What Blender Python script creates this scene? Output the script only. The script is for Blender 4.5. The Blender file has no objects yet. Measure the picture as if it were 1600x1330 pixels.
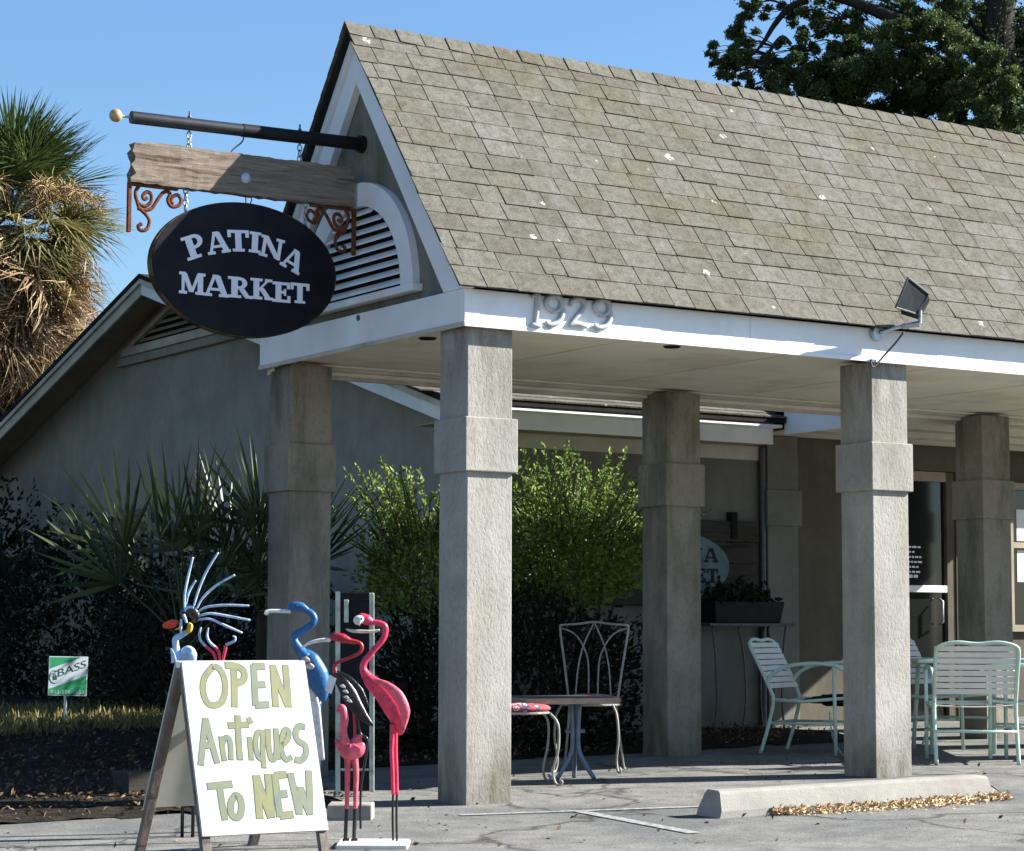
import bpy, bmesh, math, random
import numpy as np
from mathutils import Vector, Matrix
random.seed(7); RNG = np.random.default_rng(7)
sc = bpy.context.scene
COL = sc.collection
R_ = math.radians

# ------------------------------------------------------------------ camera
FPX = 3508.8; TILT = 0.09108; ROLL = 0.00276; YAW = 0.56965
CAM = Vector((-6.367, -10.395, 0.936))
cR = Vector((math.cos(YAW), -math.sin(YAW), 0)); cFh = Vector((math.sin(YAW), math.cos(YAW), 0))
cF = cFh * math.cos(TILT) + Vector((0, 0, math.sin(TILT)))
cU = Vector((0, 0, math.cos(TILT))) - cFh * math.sin(TILT)
cr, sr = math.cos(ROLL), math.sin(ROLL)
cRr = cR * cr + cU * sr; cUr = cU * cr - cR * sr
cam_d = bpy.data.cameras.new('camera'); cam = bpy.data.objects.new('camera', cam_d); COL.objects.link(cam)
cam_d.sensor_width = 36; cam_d.lens = FPX / 1600 * 36; cam_d.clip_end = 2000; cam_d.clip_start = 0.05
m4 = Matrix.Identity(4)
for i in range(3):
    m4[i][0] = cRr[i]; m4[i][1] = cUr[i]; m4[i][2] = -cF[i]; m4[i][3] = CAM[i]
cam.matrix_world = m4
sc.camera = cam

# ------------------------------------------------------------------ sky, sun, exposure
SUN = Vector((1.5, -0.62, 1.0)).normalized()
EL = math.asin(SUN.z); AZ = math.atan2(SUN.x, SUN.y)
w = bpy.data.worlds.new('World'); sc.world = w; w.use_nodes = True
wn = w.node_tree.nodes; wl = w.node_tree.links
for n in list(wn): wn.remove(n)
sky = wn.new('ShaderNodeTexSky'); sky.sky_type = 'NISHITA'; sky.sun_disc = False
sky.sun_elevation = EL; sky.sun_rotation = AZ; sky.air_density = 1.2; sky.dust_density = 0.0; sky.ozone_density = 6.8
bg = wn.new('ShaderNodeBackground'); bg.inputs['Strength'].default_value = 0.058
wo = wn.new('ShaderNodeOutputWorld')
wl.new(sky.outputs[0], bg.inputs[0]); wl.new(bg.outputs[0], wo.inputs[0])
sd = bpy.data.lights.new('sun', 'SUN'); so = bpy.data.objects.new('sun', sd); COL.objects.link(so)
sd.energy = 5.0; sd.angle = R_(0.53); sd.color = (1.0, 0.965, 0.90)
so.rotation_euler = SUN.to_track_quat('Z', 'Y').to_euler(); so.location = (20, -10, 20)
vs = sc.view_settings
vs.view_transform = 'Standard'; vs.look = 'None'; vs.gamma = 1; vs.use_curve_mapping = False
vs.exposure = 1.65
sc.cycles.max_bounces = 5; sc.cycles.diffuse_bounces = 3; sc.cycles.glossy_bounces = 2; sc.cycles.transmission_bounces = 2; sc.cycles.caustics_reflective = False; sc.cycles.caustics_refractive = False

# ------------------------------------------------------------------ helpers
def ray(px, py):
    x = (px - 800) / FPX; y = (py - 665) / FPX
    return cF + cRr * x - cUr * y
def on(px, py, ax, v):
    d = ray(px, py); t = (v - CAM[ax]) / d[ax]
    return CAM + d * t
def at(px, py, D):                       # point at horizontal forward distance D
    d = ray(px, py); return CAM + d * (D / d.dot(cFh))
def gz(x, y):
    cx = max(-14, min(14, x)); cy = max(-16, min(10, y))
    return .017 * cx + .0122 * cy
ORG = {}
def tag(o, label, cat, group=None):
    o['label'] = label; o['category'] = cat
    if group: o['group'] = group
    return o
def thing(name, loc, label, cat, group=None, rz=0):
    o = bpy.data.objects.new(name, None); COL.objects.link(o)
    o.location = loc; o.rotation_euler = (0, 0, rz); o.empty_display_size = .1
    ORG[o.name] = Vector(loc) if rz == 0 else Vector((0, 0, 0))
    return tag(o, label, cat, group)
class MB:
    def __init__(s): s.v = []; s.f = []
    def add(s, vs, fs):
        b = len(s.v); s.v += [tuple(p) for p in vs]; s.f += [tuple(b + i for i in f) for f in fs]; return s
    def box(s, x0, x1, y0, y1, z0, z1):
        return s.hexa([(x0,y0,z0),(x1,y0,z0),(x1,y1,z0),(x0,y1,z0),(x0,y0,z1),(x1,y0,z1),(x1,y1,z1),(x0,y1,z1)])
    def hexa(s, p):
        return s.add(p, [(3,2,1,0),(4,5,6,7),(0,1,5,4),(1,2,6,5),(2,3,7,6),(3,0,4,7)])
    def prism(s, pts, d):                # closed polygon (3D) extruded by vector d
        d = Vector(d); n = len(pts); a = [Vector(p) for p in pts]
        nrm = Vector((0,0,0))
        for i in range(n): nrm += a[i].cross(a[(i+1) % n])
        if nrm.dot(d) > 0: a.reverse()
        vs = a + [p + d for p in a]
        return s.add(vs, [tuple(range(n)), tuple(reversed(range(n, 2*n)))] + [(i, i+n, (i+1) % n + n, (i+1) % n) for i in range(n)])
    def tube(s, path, r, n=8, cap=True, flat=1.0, up=None):
        P = [Vector(p) for p in path]; m = len(P)
        rs = r if isinstance(r, (list, tuple)) else [r] * m
        vs = []; fs = []
        t = (P[1] - P[0]).normalized()
        u = Vector(up) if up else (Vector((0,0,1)) if abs(t.z) < .9 else Vector((1,0,0)))
        for i in range(m):
            t = (P[min(i+1, m-1)] - P[max(i-1, 0)])
            if t.length < 1e-9: t = Vector((0,0,1))
            t.normalize()
            u = u - t * u.dot(t)
            if u.length < 1e-6: u = t.orthogonal()
            u.normalize(); b = t.cross(u)
            for k in range(n):
                a = 2 * math.pi * k / n
                vs.append(P[i] + u * (rs[i] * math.cos(a)) + b * (rs[i] * flat * math.sin(a)))
        for i in range(m - 1):
            for k in range(n):
                fs.append((i*n+k, i*n+(k+1) % n, (i+1)*n+(k+1) % n, (i+1)*n+k))
        if cap: fs += [tuple(reversed(range(n))), tuple(range((m-1)*n, m*n))]
        return s.add(vs, fs)
    def ball(s, c, r, nu=14, nv=9, sc3=(1,1,1)):
        c = Vector(c); vs = []; fs = []
        for j in range(nv + 1):
            th = math.pi * j / nv
            for i in range(nu):
                ph = 2 * math.pi * i / nu
                vs.append(c + Vector((r*sc3[0]*math.sin(th)*math.cos(ph), r*sc3[1]*math.sin(th)*math.sin(ph), r*sc3[2]*math.cos(th))))
        for j in range(nv):
            for i in range(nu):
                fs.append((j*nu+i, (j+1)*nu+i, (j+1)*nu+(i+1) % nu, j*nu+(i+1) % nu))
        return s.add(vs, fs)
    def build(s, name, mat, parent=None, smooth=False, bevel=0, seg=1, label=None, kind=None):
        me = bpy.data.meshes.new(name)
        o_ = ORG.get(parent.name, Vector((0,0,0))) if parent else Vector((0,0,0))
        me.from_pydata([(p[0]-o_.x, p[1]-o_.y, p[2]-o_.z) for p in s.v], [], s.f)
        if bevel:
            bm = bmesh.new(); bm.from_mesh(me); bmesh.ops.remove_doubles(bm, verts=bm.verts, dist=1e-5)
            es = [e for e in bm.edges if len(e.link_faces) == 2 and e.calc_face_angle(0) > .5]
            bmesh.ops.bevel(bm, geom=es, offset=bevel, segments=seg, profile=.5, affect='EDGES', clamp_overlap=True)
            bm.to_mesh(me); bm.free()
        me.materials.append(mat)
        if smooth:
            me.polygons.foreach_set('use_smooth', [True] * len(me.polygons))
            if smooth == 'auto': me.set_sharp_from_angle(angle=R_(40))
        me.update()
        o = bpy.data.objects.new(name, me); COL.objects.link(o)
        if parent: o.parent = parent; ORG[o.name] = o_
        if label: o['label'] = label
        if kind: o['kind'] = kind
        return o
def smoothpath(P, k=6):
    P = [Vector(p) for p in P]; out = []
    n = len(P)
    for i in range(n - 1):
        p0, p1, p2, p3 = P[max(i-1,0)], P[i], P[i+1], P[min(i+2,n-1)]
        for j in range(k):
            t = j / k
            out.append(.5 * ((2*p1) + (p2-p0)*t + (2*p0-5*p1+4*p2-p3)*t*t + (3*p1-p0-3*p2+p3)*t**3))
    out.append(P[-1]); return out
def smoothr(r, k=6):
    out = []
    for i in range(len(r)-1):
        for j in range(k): out.append(r[i] + (r[i+1]-r[i]) * j / k)
    return out + [r[-1]]
def copy_tree(o, parent=None):
    c = o.copy(); COL.objects.link(c); c.parent = parent
    for ch in list(o.children): copy_tree(ch, c)
    return c

# ------------------------------------------------------------------ materials
def newmat(name):
    m = bpy.data.materials.new(name); m.use_nodes = True
    nt = m.node_tree
    return m, nt.nodes, nt.links, nt.nodes['Principled BSDF']
def ramp(N, stops, interp='LINEAR'):
    r = N.new('ShaderNodeValToRGB'); r.color_ramp.interpolation = interp
    e = r.color_ramp.elements
    e[0].position, e[0].color = stops[0][0], (*stops[0][1], 1)
    e[1].position, e[1].color = stops[-1][0], (*stops[-1][1], 1)
    for p, c in stops[1:-1]:
        x = e.new(p); x.color = (*c, 1)
    return r
def coords(N, L, kind='POS', scale=(1,1,1)):
    mp = N.new('ShaderNodeMapping'); mp.inputs['Scale'].default_value = scale
    if kind == 'POS':
        g = N.new('ShaderNodeNewGeometry'); L.new(g.outputs['Position'], mp.inputs[0])
    else:
        g = N.new('ShaderNodeTexCoord'); L.new(g.outputs['Object'], mp.inputs[0])
    return mp.outputs[0]
def noise(N, L, co, scale, detail=4, rough=.55, dist=0):
    n = N.new('ShaderNodeTexNoise'); n.inputs['Scale'].default_value = scale
    n.inputs['Detail'].default_value = detail; n.inputs['Roughness'].default_value = rough; n.inputs['Distortion'].default_value = dist
    L.new(co, n.inputs['Vector']); return n.outputs['Fac']
def mixc(N, L, fac, a, b, mode='MIX'):
    m = N.new('ShaderNodeMix'); m.data_type = 'RGBA'; m.blend_type = mode
    if hasattr(fac, 'node'): L.new(fac, m.inputs[0])
    else: m.inputs[0].default_value = fac
    for v, s in ((a, m.inputs[6]), (b, m.inputs[7])):
        if hasattr(v, 'node'): L.new(v, s)
        else: s.default_value = (*v, 1)
    return m.outputs[2]
def mrange(N, L, v, a, b, c=0, d=1):
    m = N.new('ShaderNodeMapRange'); L.new(v, m.inputs[0])
    for i, x in zip((1,2,3,4), (a,b,c,d)): m.inputs[i].default_value = x
    return m.outputs[0]
def bump(N, L, h, bs, strength=.3, dist=.01):
    b = N.new('ShaderNodeBump'); b.inputs['Strength'].default_value = strength; b.inputs['Distance'].default_value = dist
    L.new(h, b.inputs['Height']); L.new(b.outputs[0], bs.inputs['Normal'])
def simple(name, col, rough=.6, var=.25, scale=6, bmp=0, bscale=60, stain=None, stain_amt=.5, metal=0, kind='POS', sc3=(1,1,1), sscale=1.6):
    m, N, L, b = newmat(name)
    co = coords(N, L, kind, sc3)
    f = noise(N, L, co, scale, 6, .6)
    lo = tuple(c * (1 - var) for c in col); hi = tuple(min(1, c * (1 + var)) for c in col)
    c = ramp(N, [(.3, lo), (.7, hi)]); L.new(f, c.inputs[0]); out = c.outputs[0]
    if stain:
        s = noise(N, L, co, sscale, 5, .65, .3); fac = mrange(N, L, s, .5, .72, 0, stain_amt)
        out = mixc(N, L, fac, out, stain)
    L.new(out, b.inputs['Base Color']); b.inputs['Roughness'].default_value = rough; b.inputs['Metallic'].default_value = metal
    if rough >= .65 and not metal: b.inputs['Specular IOR Level'].default_value = .12
    if bmp: bump(N, L, noise(N, L, co, bscale, 4, .6), b, bmp)
    return m
MT = {}
# stucco of the columns: trowelled, runs vertical, grime and algae
def stucco(name, col, algae, rel=1.0, st=.55, mildew=0):
    m, N, L, b = newmat(name)
    co = coords(N, L, 'POS'); cov = coords(N, L, 'POS', (1, 1, .5))
    n1 = noise(N, L, co, 2.2, 7, .7, .4); n2 = noise(N, L, cov, 62, 3, .55, .5); n3 = noise(N, L, co, 160, 3, .6)
    v = ramp(N, [(.3, tuple(c*.74 for c in col)), (.7, tuple(c*1.12 for c in col))]); L.new(n1, v.inputs[0])
    pit = mrange(N, L, n2, .36, .50, .62, 1.0)
    c = mixc(N, L, .5, v.outputs[0], v.outputs[0])
    pm = N.new('ShaderNodeMix'); pm.data_type = 'RGBA'; pm.blend_type = 'MULTIPLY'; pm.inputs[0].default_value = .38 * rel
    L.new(c, pm.inputs[6]); L.new(pit, pm.inputs[7]); c = pm.outputs[2]
    ns = noise(N, L, coords(N, L, 'POS', (2.2, 2.2, .55)), 2.1, 6, .68)
    c = mixc(N, L, mrange(N, L, ns, .47, .70, 0, st), c, algae)
    # splash dirt close to the ground
    sep = N.new('ShaderNodeSeparateXYZ'); L.new(co, sep.inputs[0])
    dz = mrange(N, L, sep.outputs[2], .45, .02, 0, 1)
    mu = N.new('ShaderNodeMath'); mu.operation = 'MULTIPLY'; L.new(dz, mu.inputs[0]); L.new(mrange(N, L, ns, .38, .6, .15, 1.0), mu.inputs[1])
    c = mixc(N, L, mu.outputs[0], c, (.12, .10, .07))
    tz = mrange(N, L, sep.outputs[2], 2.18, 2.6, 0, 1)
    mv = N.new('ShaderNodeMath'); mv.operation = 'MULTIPLY'; L.new(tz, mv.inputs[0]); L.new(mrange(N, L, ns, .44, .64, .0, mildew), mv.inputs[1])
    c = mixc(N, L, mv.outputs[0], c, (.07, .06, .045))
    L.new(c, b.inputs['Base Color']); b.inputs['Roughness'].default_value = .92; b.inputs['Specular IOR Level'].default_value = .12
    ad = N.new('ShaderNodeMath'); ad.operation = 'MULTIPLY_ADD'; L.new(mrange(N, L, n2, .34, .56), ad.inputs[0]); ad.inputs[1].default_value = 1.6; L.new(n3, ad.inputs[2])
    bump(N, L, ad.outputs[0], b, .21 * rel, .005)
    return m
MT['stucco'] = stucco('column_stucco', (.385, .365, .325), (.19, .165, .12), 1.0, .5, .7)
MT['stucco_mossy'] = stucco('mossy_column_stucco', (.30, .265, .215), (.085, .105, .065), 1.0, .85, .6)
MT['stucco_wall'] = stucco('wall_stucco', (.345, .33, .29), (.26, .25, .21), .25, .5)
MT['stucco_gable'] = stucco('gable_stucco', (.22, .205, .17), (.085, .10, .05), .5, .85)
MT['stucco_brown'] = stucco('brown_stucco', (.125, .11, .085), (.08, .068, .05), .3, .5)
MT['shade_toned_stucco'] = stucco('shade_toned_front_stucco', (.20, .195, .175), (.13, .125, .105), .25, .5)  # darker copy of the wall stucco; porch shade is put into its colour
MT['rake_shade_tone'] = simple('shade_toned_rake_paint', (.46, .42, .34), .6, .15, 4, .1, 40, (.25, .21, .15), .6)  # trim paint browned and darkened; the rear rake's shade is in its colour
MT['numeral'] = simple('grey_metal_numeral', (.46, .47, .48), .45, .15, 12, .1, 60, (.2, .2, .2), .5, sscale=12)
MT['trim'] = simple('white_trim_paint', (.84, .84, .84), .55, .06, 3, .08, 30, (.55, .54, .50), .35)
MT['trim_dirty'] = simple('weathered_trim_paint', (.52, .48, .41), .6, .18, 4, .1, 40, (.22, .18, .13), .7)
MT['ceiling'] = simple('ceiling_paint', (.78, .735, .60), .7, .06, 2, .04, 30, (.42, .36, .27), .5)
MT['soffit'] = simple('soffit_paint', (.36, .31, .23), .7, .15, 4, .08, 30, (.2, .17, .12), .6)
MT['dark'] = simple('dark_gap', (.015, .015, .016), .9, .3, 8)
MT['black_paint'] = simple('black_paint', (.010, .010, .012), .6, .3, 10, .05, 80); MT['black_paint'].node_tree.nodes['Principled BSDF'].inputs['Specular IOR Level'].default_value = .2
# sign face: deep navy black, slightly glossy, hazed
def sign_mat():
    m, N, L, b = newmat('sign_board_paint')
    co = coords(N, L)
    c = ramp(N, [(.35, (.007, .0065, .010)), (.75, (.014, .012, .016))]); L.new(noise(N, L, co, 5, 6), c.inputs[0]); L.new(c.outputs[0], b.inputs['Base Color'])
    b.inputs['Specular IOR Level'].default_value = .13; r = mrange(N, L, noise(N, L, co, 9, 5), .3, .7, .35, .55); L.new(r, b.inputs['Roughness'])
    return m
MT['sign'] = sign_mat()
MT['sign_edge'] = simple('sign_edge_rust', (.045, .032, .022), .8, .5, 20, .2, 60, (.30, .20, .10), .7, sscale=9)
MT['letter'] = simple('sign_letter_paint', (.78, .80, .86), .5, .05, 10)
MT['pole'] = simple('pole_black_pipe', (.018, .02, .024), .38, .3, 20, .05, 80)
MT['brass'] = simple('gilded_ball', (.55, .36, .16), .45, .3, 20, .15, 40, metal=.2)
MT['rust'] = simple('rusty_iron', (.15, .05, .022), .85, .45, 30, .5, 120, (.05, .03, .025), .7, sscale=12)
MT['galv'] = simple('galvanised_steel', (.42, .44, .46), .4, .2, 30, .1, 90, metal=.7)
MT['steel_dark'] = simple('dark_steel', (.08, .085, .09), .5, .3, 30, .1, 90, metal=.4)
# weathered beam
def wood(name, a, b_, gap, sc3=(1.2, 12, 14), rough=.85, bs=.6):
    m, N, L, b = newmat(name)
    co = coords(N, L, 'POS', sc3)
    g = noise(N, L, co, 3.2, 9, .68, .5); k = noise(N, L, coords(N, L, 'POS', (.8, 8, 9)), 1.6, 5, .6, .8)
    c = ramp(N, [(.25, a), (.5, tuple((x+y)/2 for x, y in zip(a, b_))), (.72, b_)]); L.new(g, c.inputs[0])
    cc = mixc(N, L, mrange(N, L, k, .56, .66, 0, .85), c.outputs[0], gap)
    crack = mrange(N, L, g, .30, .37, 1, 0)
    cc = mixc(N, L, crack, cc, (.03, .025, .02))
    L.new(cc, b.inputs['Base Color']); b.inputs['Roughness'].default_value = rough; b.inputs['Specular IOR Level'].default_value = .15
    bump(N, L, g, b, bs, .012)
    return m
MT['beam'] = wood('weathered_beam', (.10, .073, .052), (.32, .265, .21), (.06, .036, .022))
MT['plank'] = wood('dark_planks', (.03, .028, .024), (.075, .068, .055), (.02, .018, .015), (1, 9, 11))
MT['table_wood'] = wood('table_edge_wood', (.22, .16, .11), (.42, .33, .24), (.15, .1, .07), (3, 3, 16), .6, .2)
MT['leg_wood'] = wood('grey_sawn_wood', (.10, .085, .075), (.24, .20, .175), (.05, .04, .035), (9, 9, 1.4), .8, .4)
# asphalt
def asphalt():
    m, N, L, b = newmat('old_asphalt')
    co = coords(N, L)
    big = noise(N, L, co, .55, 6, .6, .4); mid = noise(N, L, co, 5, 6, .65); fine = noise(N, L, co, 105, 4, .75)
    c = ramp(N, [(.3, (.118, .117, .111)), (.5, (.172, .169, .158)), (.72, (.23, .225, .207))]); L.new(mid, c.inputs[0])
    cc = mixc(N, L, mrange(N, L, big, .46, .60, 0, .75), c.outputs[0], (.105, .11, .11))
    agg = ramp(N, [(.34, (.30, .30, .30)), (.5, (1, 1, 1)), (.68, (1.8, 1.77, 1.7))]); L.new(fine, agg.inputs[0])
    cc = mixc(N, L, .8, cc, agg.outputs[0], 'MULTIPLY')
    vo = N.new('ShaderNodeTexVoronoi'); vo.feature = 'DISTANCE_TO_EDGE'; vo.inputs['Scale'].default_value = .42
    dn = N.new('ShaderNodeTexNoise'); dn.inputs['Scale'].default_value = 2.2; dn.inputs['Detail'].default_value = 6; L.new(co, dn.inputs['Vector'])
    av = N.new('ShaderNodeVectorMath'); av.operation = 'MULTIPLY_ADD'; L.new(dn.outputs['Color'], av.inputs[0]); av.inputs[1].default_value = (.7, .7, .7); L.new(co, av.inputs[2])
    L.new(av.outputs[0], vo.inputs['Vector'])
    ck = mrange(N, L, vo.outputs['Distance'], 0, .014, .8, 0)
    cc = mixc(N, L, ck, cc, (.03, .03, .03))
    L.new(cc, b.inputs['Base Color']); b.inputs['Roughness'].default_value = .93; b.inputs['Specular IOR Level'].default_value = .12
    bump(N, L, fine, b, .5, .006)
    return m
MT['asphalt'] = asphalt()
def linepaint():
    m, N, L, b = newmat('worn_line_paint')
    co = coords(N, L)
    f = mrange(N, L, noise(N, L, co, 26, 6, .7), .42, .58)
    c = mixc(N, L, f, (.17, .17, .165), (.34, .34, .325)); fine = noise(N, L, co, 150, 3, .7)
    L.new(c, b.inputs['Base Color']); b.inputs['Roughness'].default_value = .9; bump(N, L, fine, b, .5, .006)
    return m
MT['line'] = linepaint()
MT['soil'] = simple('dark_mulch_soil', (.018, .0145, .011), .95, .6, 14, .9, 60, (.06, .042, .028), .6, sscale=7)
MT['concrete'] = simple('concrete', (.30, .285, .25), .9, .14, 5, .4, 120, (.17, .155, .125), .7, sscale=2.5)
MT['leaf_litter'] = None
def island_mat(name, cols, rough=.7, trans=0, tint=None):
    m, N, L, b = newmat(name)
    g = N.new('ShaderNodeNewGeometry'); oi = N.new('ShaderNodeObjectInfo')
    ad = N.new('ShaderNodeMath'); ad.operation = 'ADD'; L.new(g.outputs['Random Per Island'], ad.inputs[0]); L.new(oi.outputs['Random'], ad.inputs[1])
    fr = N.new('ShaderNodeMath'); fr.operation = 'FRACT'; L.new(ad.outputs[0], fr.inputs[0])
    n = len(cols)
    c = ramp(N, [(i / (n - 1), cols[i]) for i in range(n)]); L.new(fr.outputs[0], c.inputs[0])
    L.new(c.outputs[0], b.inputs['Base Color']); b.inputs['Roughness'].default_value = rough; b.inputs['Specular IOR Level'].default_value = .2 if rough > .45 else .4
    if trans:
        t = N.new('ShaderNodeBsdfTranslucent'); L.new(c.outputs[0], t.inputs[0])
        mx = N.new('ShaderNodeMixShader'); mx.inputs[0].default_value = trans
        L.new(b.outputs[0], mx.inputs[1]); L.new(t.outputs[0], mx.inputs[2])
        L.new(mx.outputs[0], N['Material Output'].inputs[0])
    return m
MT['litter'] = island_mat('dry_leaf_litter', [(.035, .022, .012), (.10, .06, .03), (.22, .14, .07), (.06, .036, .02)], .8)
MT['litter_pale'] = island_mat('pale_dry_leaves', [(.42, .29, .14), (.64, .48, .28), (.34, .19, .08), (.72, .58, .40)], .75)
MT['grass'] = island_mat('dry_grass', [(.14, .13, .045), (.28, .24, .09), (.40, .33, .16), (.17, .17, .055)], .7, .3)
MT['bush'] = island_mat('bush_leaf', [(.07, .13, .024), (.16, .26, .05), (.30, .40, .09), (.10, .18, .036)], .5, .3)
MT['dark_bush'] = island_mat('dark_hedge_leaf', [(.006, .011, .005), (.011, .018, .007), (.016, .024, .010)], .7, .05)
MT['oak'] = island_mat('oak_leaf', [(.03, .06, .022), (.06, .10, .03), (.13, .16, .045), (.04, .075, .026)], .5, .3)
MT['palmetto'] = island_mat('palmetto_blade', [(.018, .038, .012), (.04, .068, .018), (.085, .11, .035), (.025, .048, .014)], .45, .15)
MT['palm_green'] = island_mat('palm_green_blade', [(.02, .05, .012), (.05, .09, .02), (.10, .13, .035)], .42, .2)
MT['palm_mid'] = island_mat('palm_yellowing_blade', [(.09, .11, .03), (.20, .19, .07), (.32, .26, .12)], .55, .2)
MT['palm_dead'] = island_mat('palm_dead_blade', [(.10, .06, .028), (.30, .20, .10), (.48, .35, .20), (.07, .042, .02)], .7, .15)
MT['palm_stalk'] = island_mat('palm_fruit_stalk', [(.20, .13, .05), (.36, .25, .11), (.46, .34, .17)], .7, .1)
MT['bark'] = simple('tree_bark', (.032, .029, .024), .95, .4, 8, .8, 30, (.08, .075, .06), .5, sc3=(2, 2, .4))
MT['twig'] = simple('brown_twig', (.07, .05, .035), .9, .3, 20)
# shingles
def shingle_mat():
    m, N, L, b = newmat('asphalt_shingle')
    co = coords(N, L)
    g = N.new('ShaderNodeNewGeometry'); oi = N.new('ShaderNodeObjectInfo')
    ad = N.new('ShaderNodeMath'); ad.operation = 'ADD'; L.new(g.outputs['Random Per Island'], ad.inputs[0]); L.new(oi.outputs['Random'], ad.inputs[1])
    fr = N.new('ShaderNodeMath'); fr.operation = 'FRACT'; L.new(ad.outputs[0], fr.inputs[0])
    c = ramp(N, [(0, (.102, .095, .077)), (.3, (.118, .112, .093)), (.6, (.132, .126, .108)), (.85, (.11, .102, .082)), (1, (.14, .133, .113))]); L.new(fr.outputs[0], c.inputs[0])
    big = noise(N, L, co, 1.5, 6, .6, .3)
    cc = mixc(N, L, mrange(N, L, big, .50, .68, 0, .6), c.outputs[0], (.098, .086, .058))
    pale = noise(N, L, coords(N, L, 'POS', (1, 1, .6)), 2.6, 6, .62)
    cc = mixc(N, L, mrange(N, L, pale, .54, .70, 0, .6), cc, (.17, .167, .158))
    gr = noise(N, L, co, 130, 4, .75); med = noise(N, L, co, 19, 6, .7, .5)
    k = ramp(N, [(.34, (.45, .45, .45)), (.66, (1.6, 1.6, 1.58))]); L.new(gr, k.inputs[0])
    cc = mixc(N, L, .7, cc, k.outputs[0], 'MULTIPLY')
    k2 = ramp(N, [(.32, (.60, .57, .50)), (.5, (1, .99, .97)), (.68, (1.26, 1.27, 1.30))]); L.new(med, k2.inputs[0])
    cc = mixc(N, L, .8, cc, k2.outputs[0], 'MULTIPLY')
    vo = N.new('ShaderNodeTexVoronoi'); vo.inputs['Scale'].default_value = 5.2
    dn = N.new('ShaderNodeTexNoise'); dn.inputs['Scale'].default_value = 40; dn.inputs['Detail'].default_value = 4; L.new(co, dn.inputs['Vector'])
    av = N.new('ShaderNodeVectorMath'); av.operation = 'MULTIPLY_ADD'; L.new(dn.outputs['Color'], av.inputs[0]); av.inputs[1].default_value = (.05, .05, .05); L.new(co, av.inputs[2])
    L.new(av.outputs[0], vo.inputs['Vector'])
    sp = N.new('ShaderNodeSeparateColor'); L.new(vo.outputs['Color'], sp.inputs[0])
    thr = mrange(N, L, sp.outputs[0], .66, 1.0, .02, .17)
    lt = N.new('ShaderNodeMath'); lt.operation = 'LESS_THAN'; L.new(vo.outputs['Distance'], lt.inputs[0]); L.new(thr, lt.inputs[1])
    lm = N.new('ShaderNodeMath'); lm.operation = 'MULTIPLY'; L.new(lt.outputs[0], lm.inputs[0]); L.new(mrange(N, L, noise(N, L, co, 55, 3), .42, .55), lm.inputs[1])
    cc = mixc(N, L, lm.outputs[0], cc, (.52, .52, .49))
    L.new(cc, b.inputs['Base Color']); b.inputs['Roughness'].default_value = .95; b.inputs['Specular IOR Level'].default_value = .1
    bump(N, L, gr, b, .35, .004)
    return m
MT['shingle'] = shingle_mat()
MT['shingle_edge'] = simple('roof_underlay', (.022, .02, .017), .95, .3, 10)
MT['mint'] = simple('mint_tube_paint', (.46, .61, .52), .35, .12, 8, .03, 60, (.34, .44, .38), .4)
MT['strap'] = simple('vinyl_strap', (.66, .66, .62), .5, .07, 8, .03, 60, (.45, .43, .38), .4)
MT['table_white'] = simple('table_white_top', (.70, .71, .70), .35, .05, 6)
MT['wire_white'] = simple('wire_frame_paint', (.27, .26, .23), .5, .3, 20, .1, 70, (.2, .14, .09), .6, sscale=8)
MT['blue_leg'] = simple('blue_grey_leg', (.13, .17, .24), .45, .25, 12)
def cushion():
    m, N, L, b = newmat('patterned_cushion')
    co = coords(N, L)
    vo = N.new('ShaderNodeTexVoronoi'); vo.inputs['Scale'].default_value = 22; L.new(co, vo.inputs['Vector'])
    c = ramp(N, [(0, (.72, .66, .58)), (.14, (.55, .06, .06)), (.30, (.62, .56, .5)), (.40, (.05, .05, .12)), (.55, (.5, .05, .05))], 'CONSTANT'); L.new(vo.outputs['Distance'], c.inputs[0])
    L.new(c.outputs[0], b.inputs['Base Color']); b.inputs['Roughness'].default_value = .85
    return m
MT['cushion'] = cushion()
def glossy(name, col, rough=.4, var=.28): return simple(name, col, rough, var, 22, .25, 55, tuple(c*.22 + .02 for c in col), .75, sscale=26)
MT['pink'] = glossy('pink_enamel', (.72, .035, .10)); MT['red'] = glossy('crimson_enamel', (.42, .015, .03)); MT['coral'] = glossy('coral_enamel', (.75, .05, .02))
MT['pink_pale'] = glossy('pale_pink_enamel', (.74, .11, .16))
MT['blue'] = glossy('blue_enamel', (.018, .12, .30)); MT['pale_blue'] = glossy('pale_blue_enamel', (.42, .55, .74), .4); MT['white_en'] = glossy('white_enamel', (.78, .77, .74), .35, .05)
MT['black_en'] = glossy('black_enamel', (.010, .010, .012), .3); MT['yellow'] = glossy('yellow_enamel', (.62, .36, .03)); MT['bone'] = glossy('bone_enamel', (.62, .52, .42), .4)
MT['paper'] = simple('paper_tag', (.80, .80, .78), .7, .04, 8)
MT['plate'] = simple('white_base_plate', (.70, .70, .67), .5, .08, 10, .05, 50, (.4, .36, .3), .4)
def boardmat():
    m, N, L, b = newmat('board_face_paint')
    co = coords(N, L)
    c = ramp(N, [(.3, (.43, .435, .375)), (.7, (.52, .525, .475))]); L.new(noise(N, L, co, 6, 6), c.inputs[0])
    s = noise(N, L, coords(N, L, 'POS', (3, 3, 1)), 9, 6, .7, .4); cc = mixc(N, L, mrange(N, L, s, .64, .72, 0, .5), c.outputs[0], (.28, .28, .22))
    L.new(cc, b.inputs['Base Color']); b.inputs['Roughness'].default_value = .55
    return m
MT['board'] = boardmat()
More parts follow.
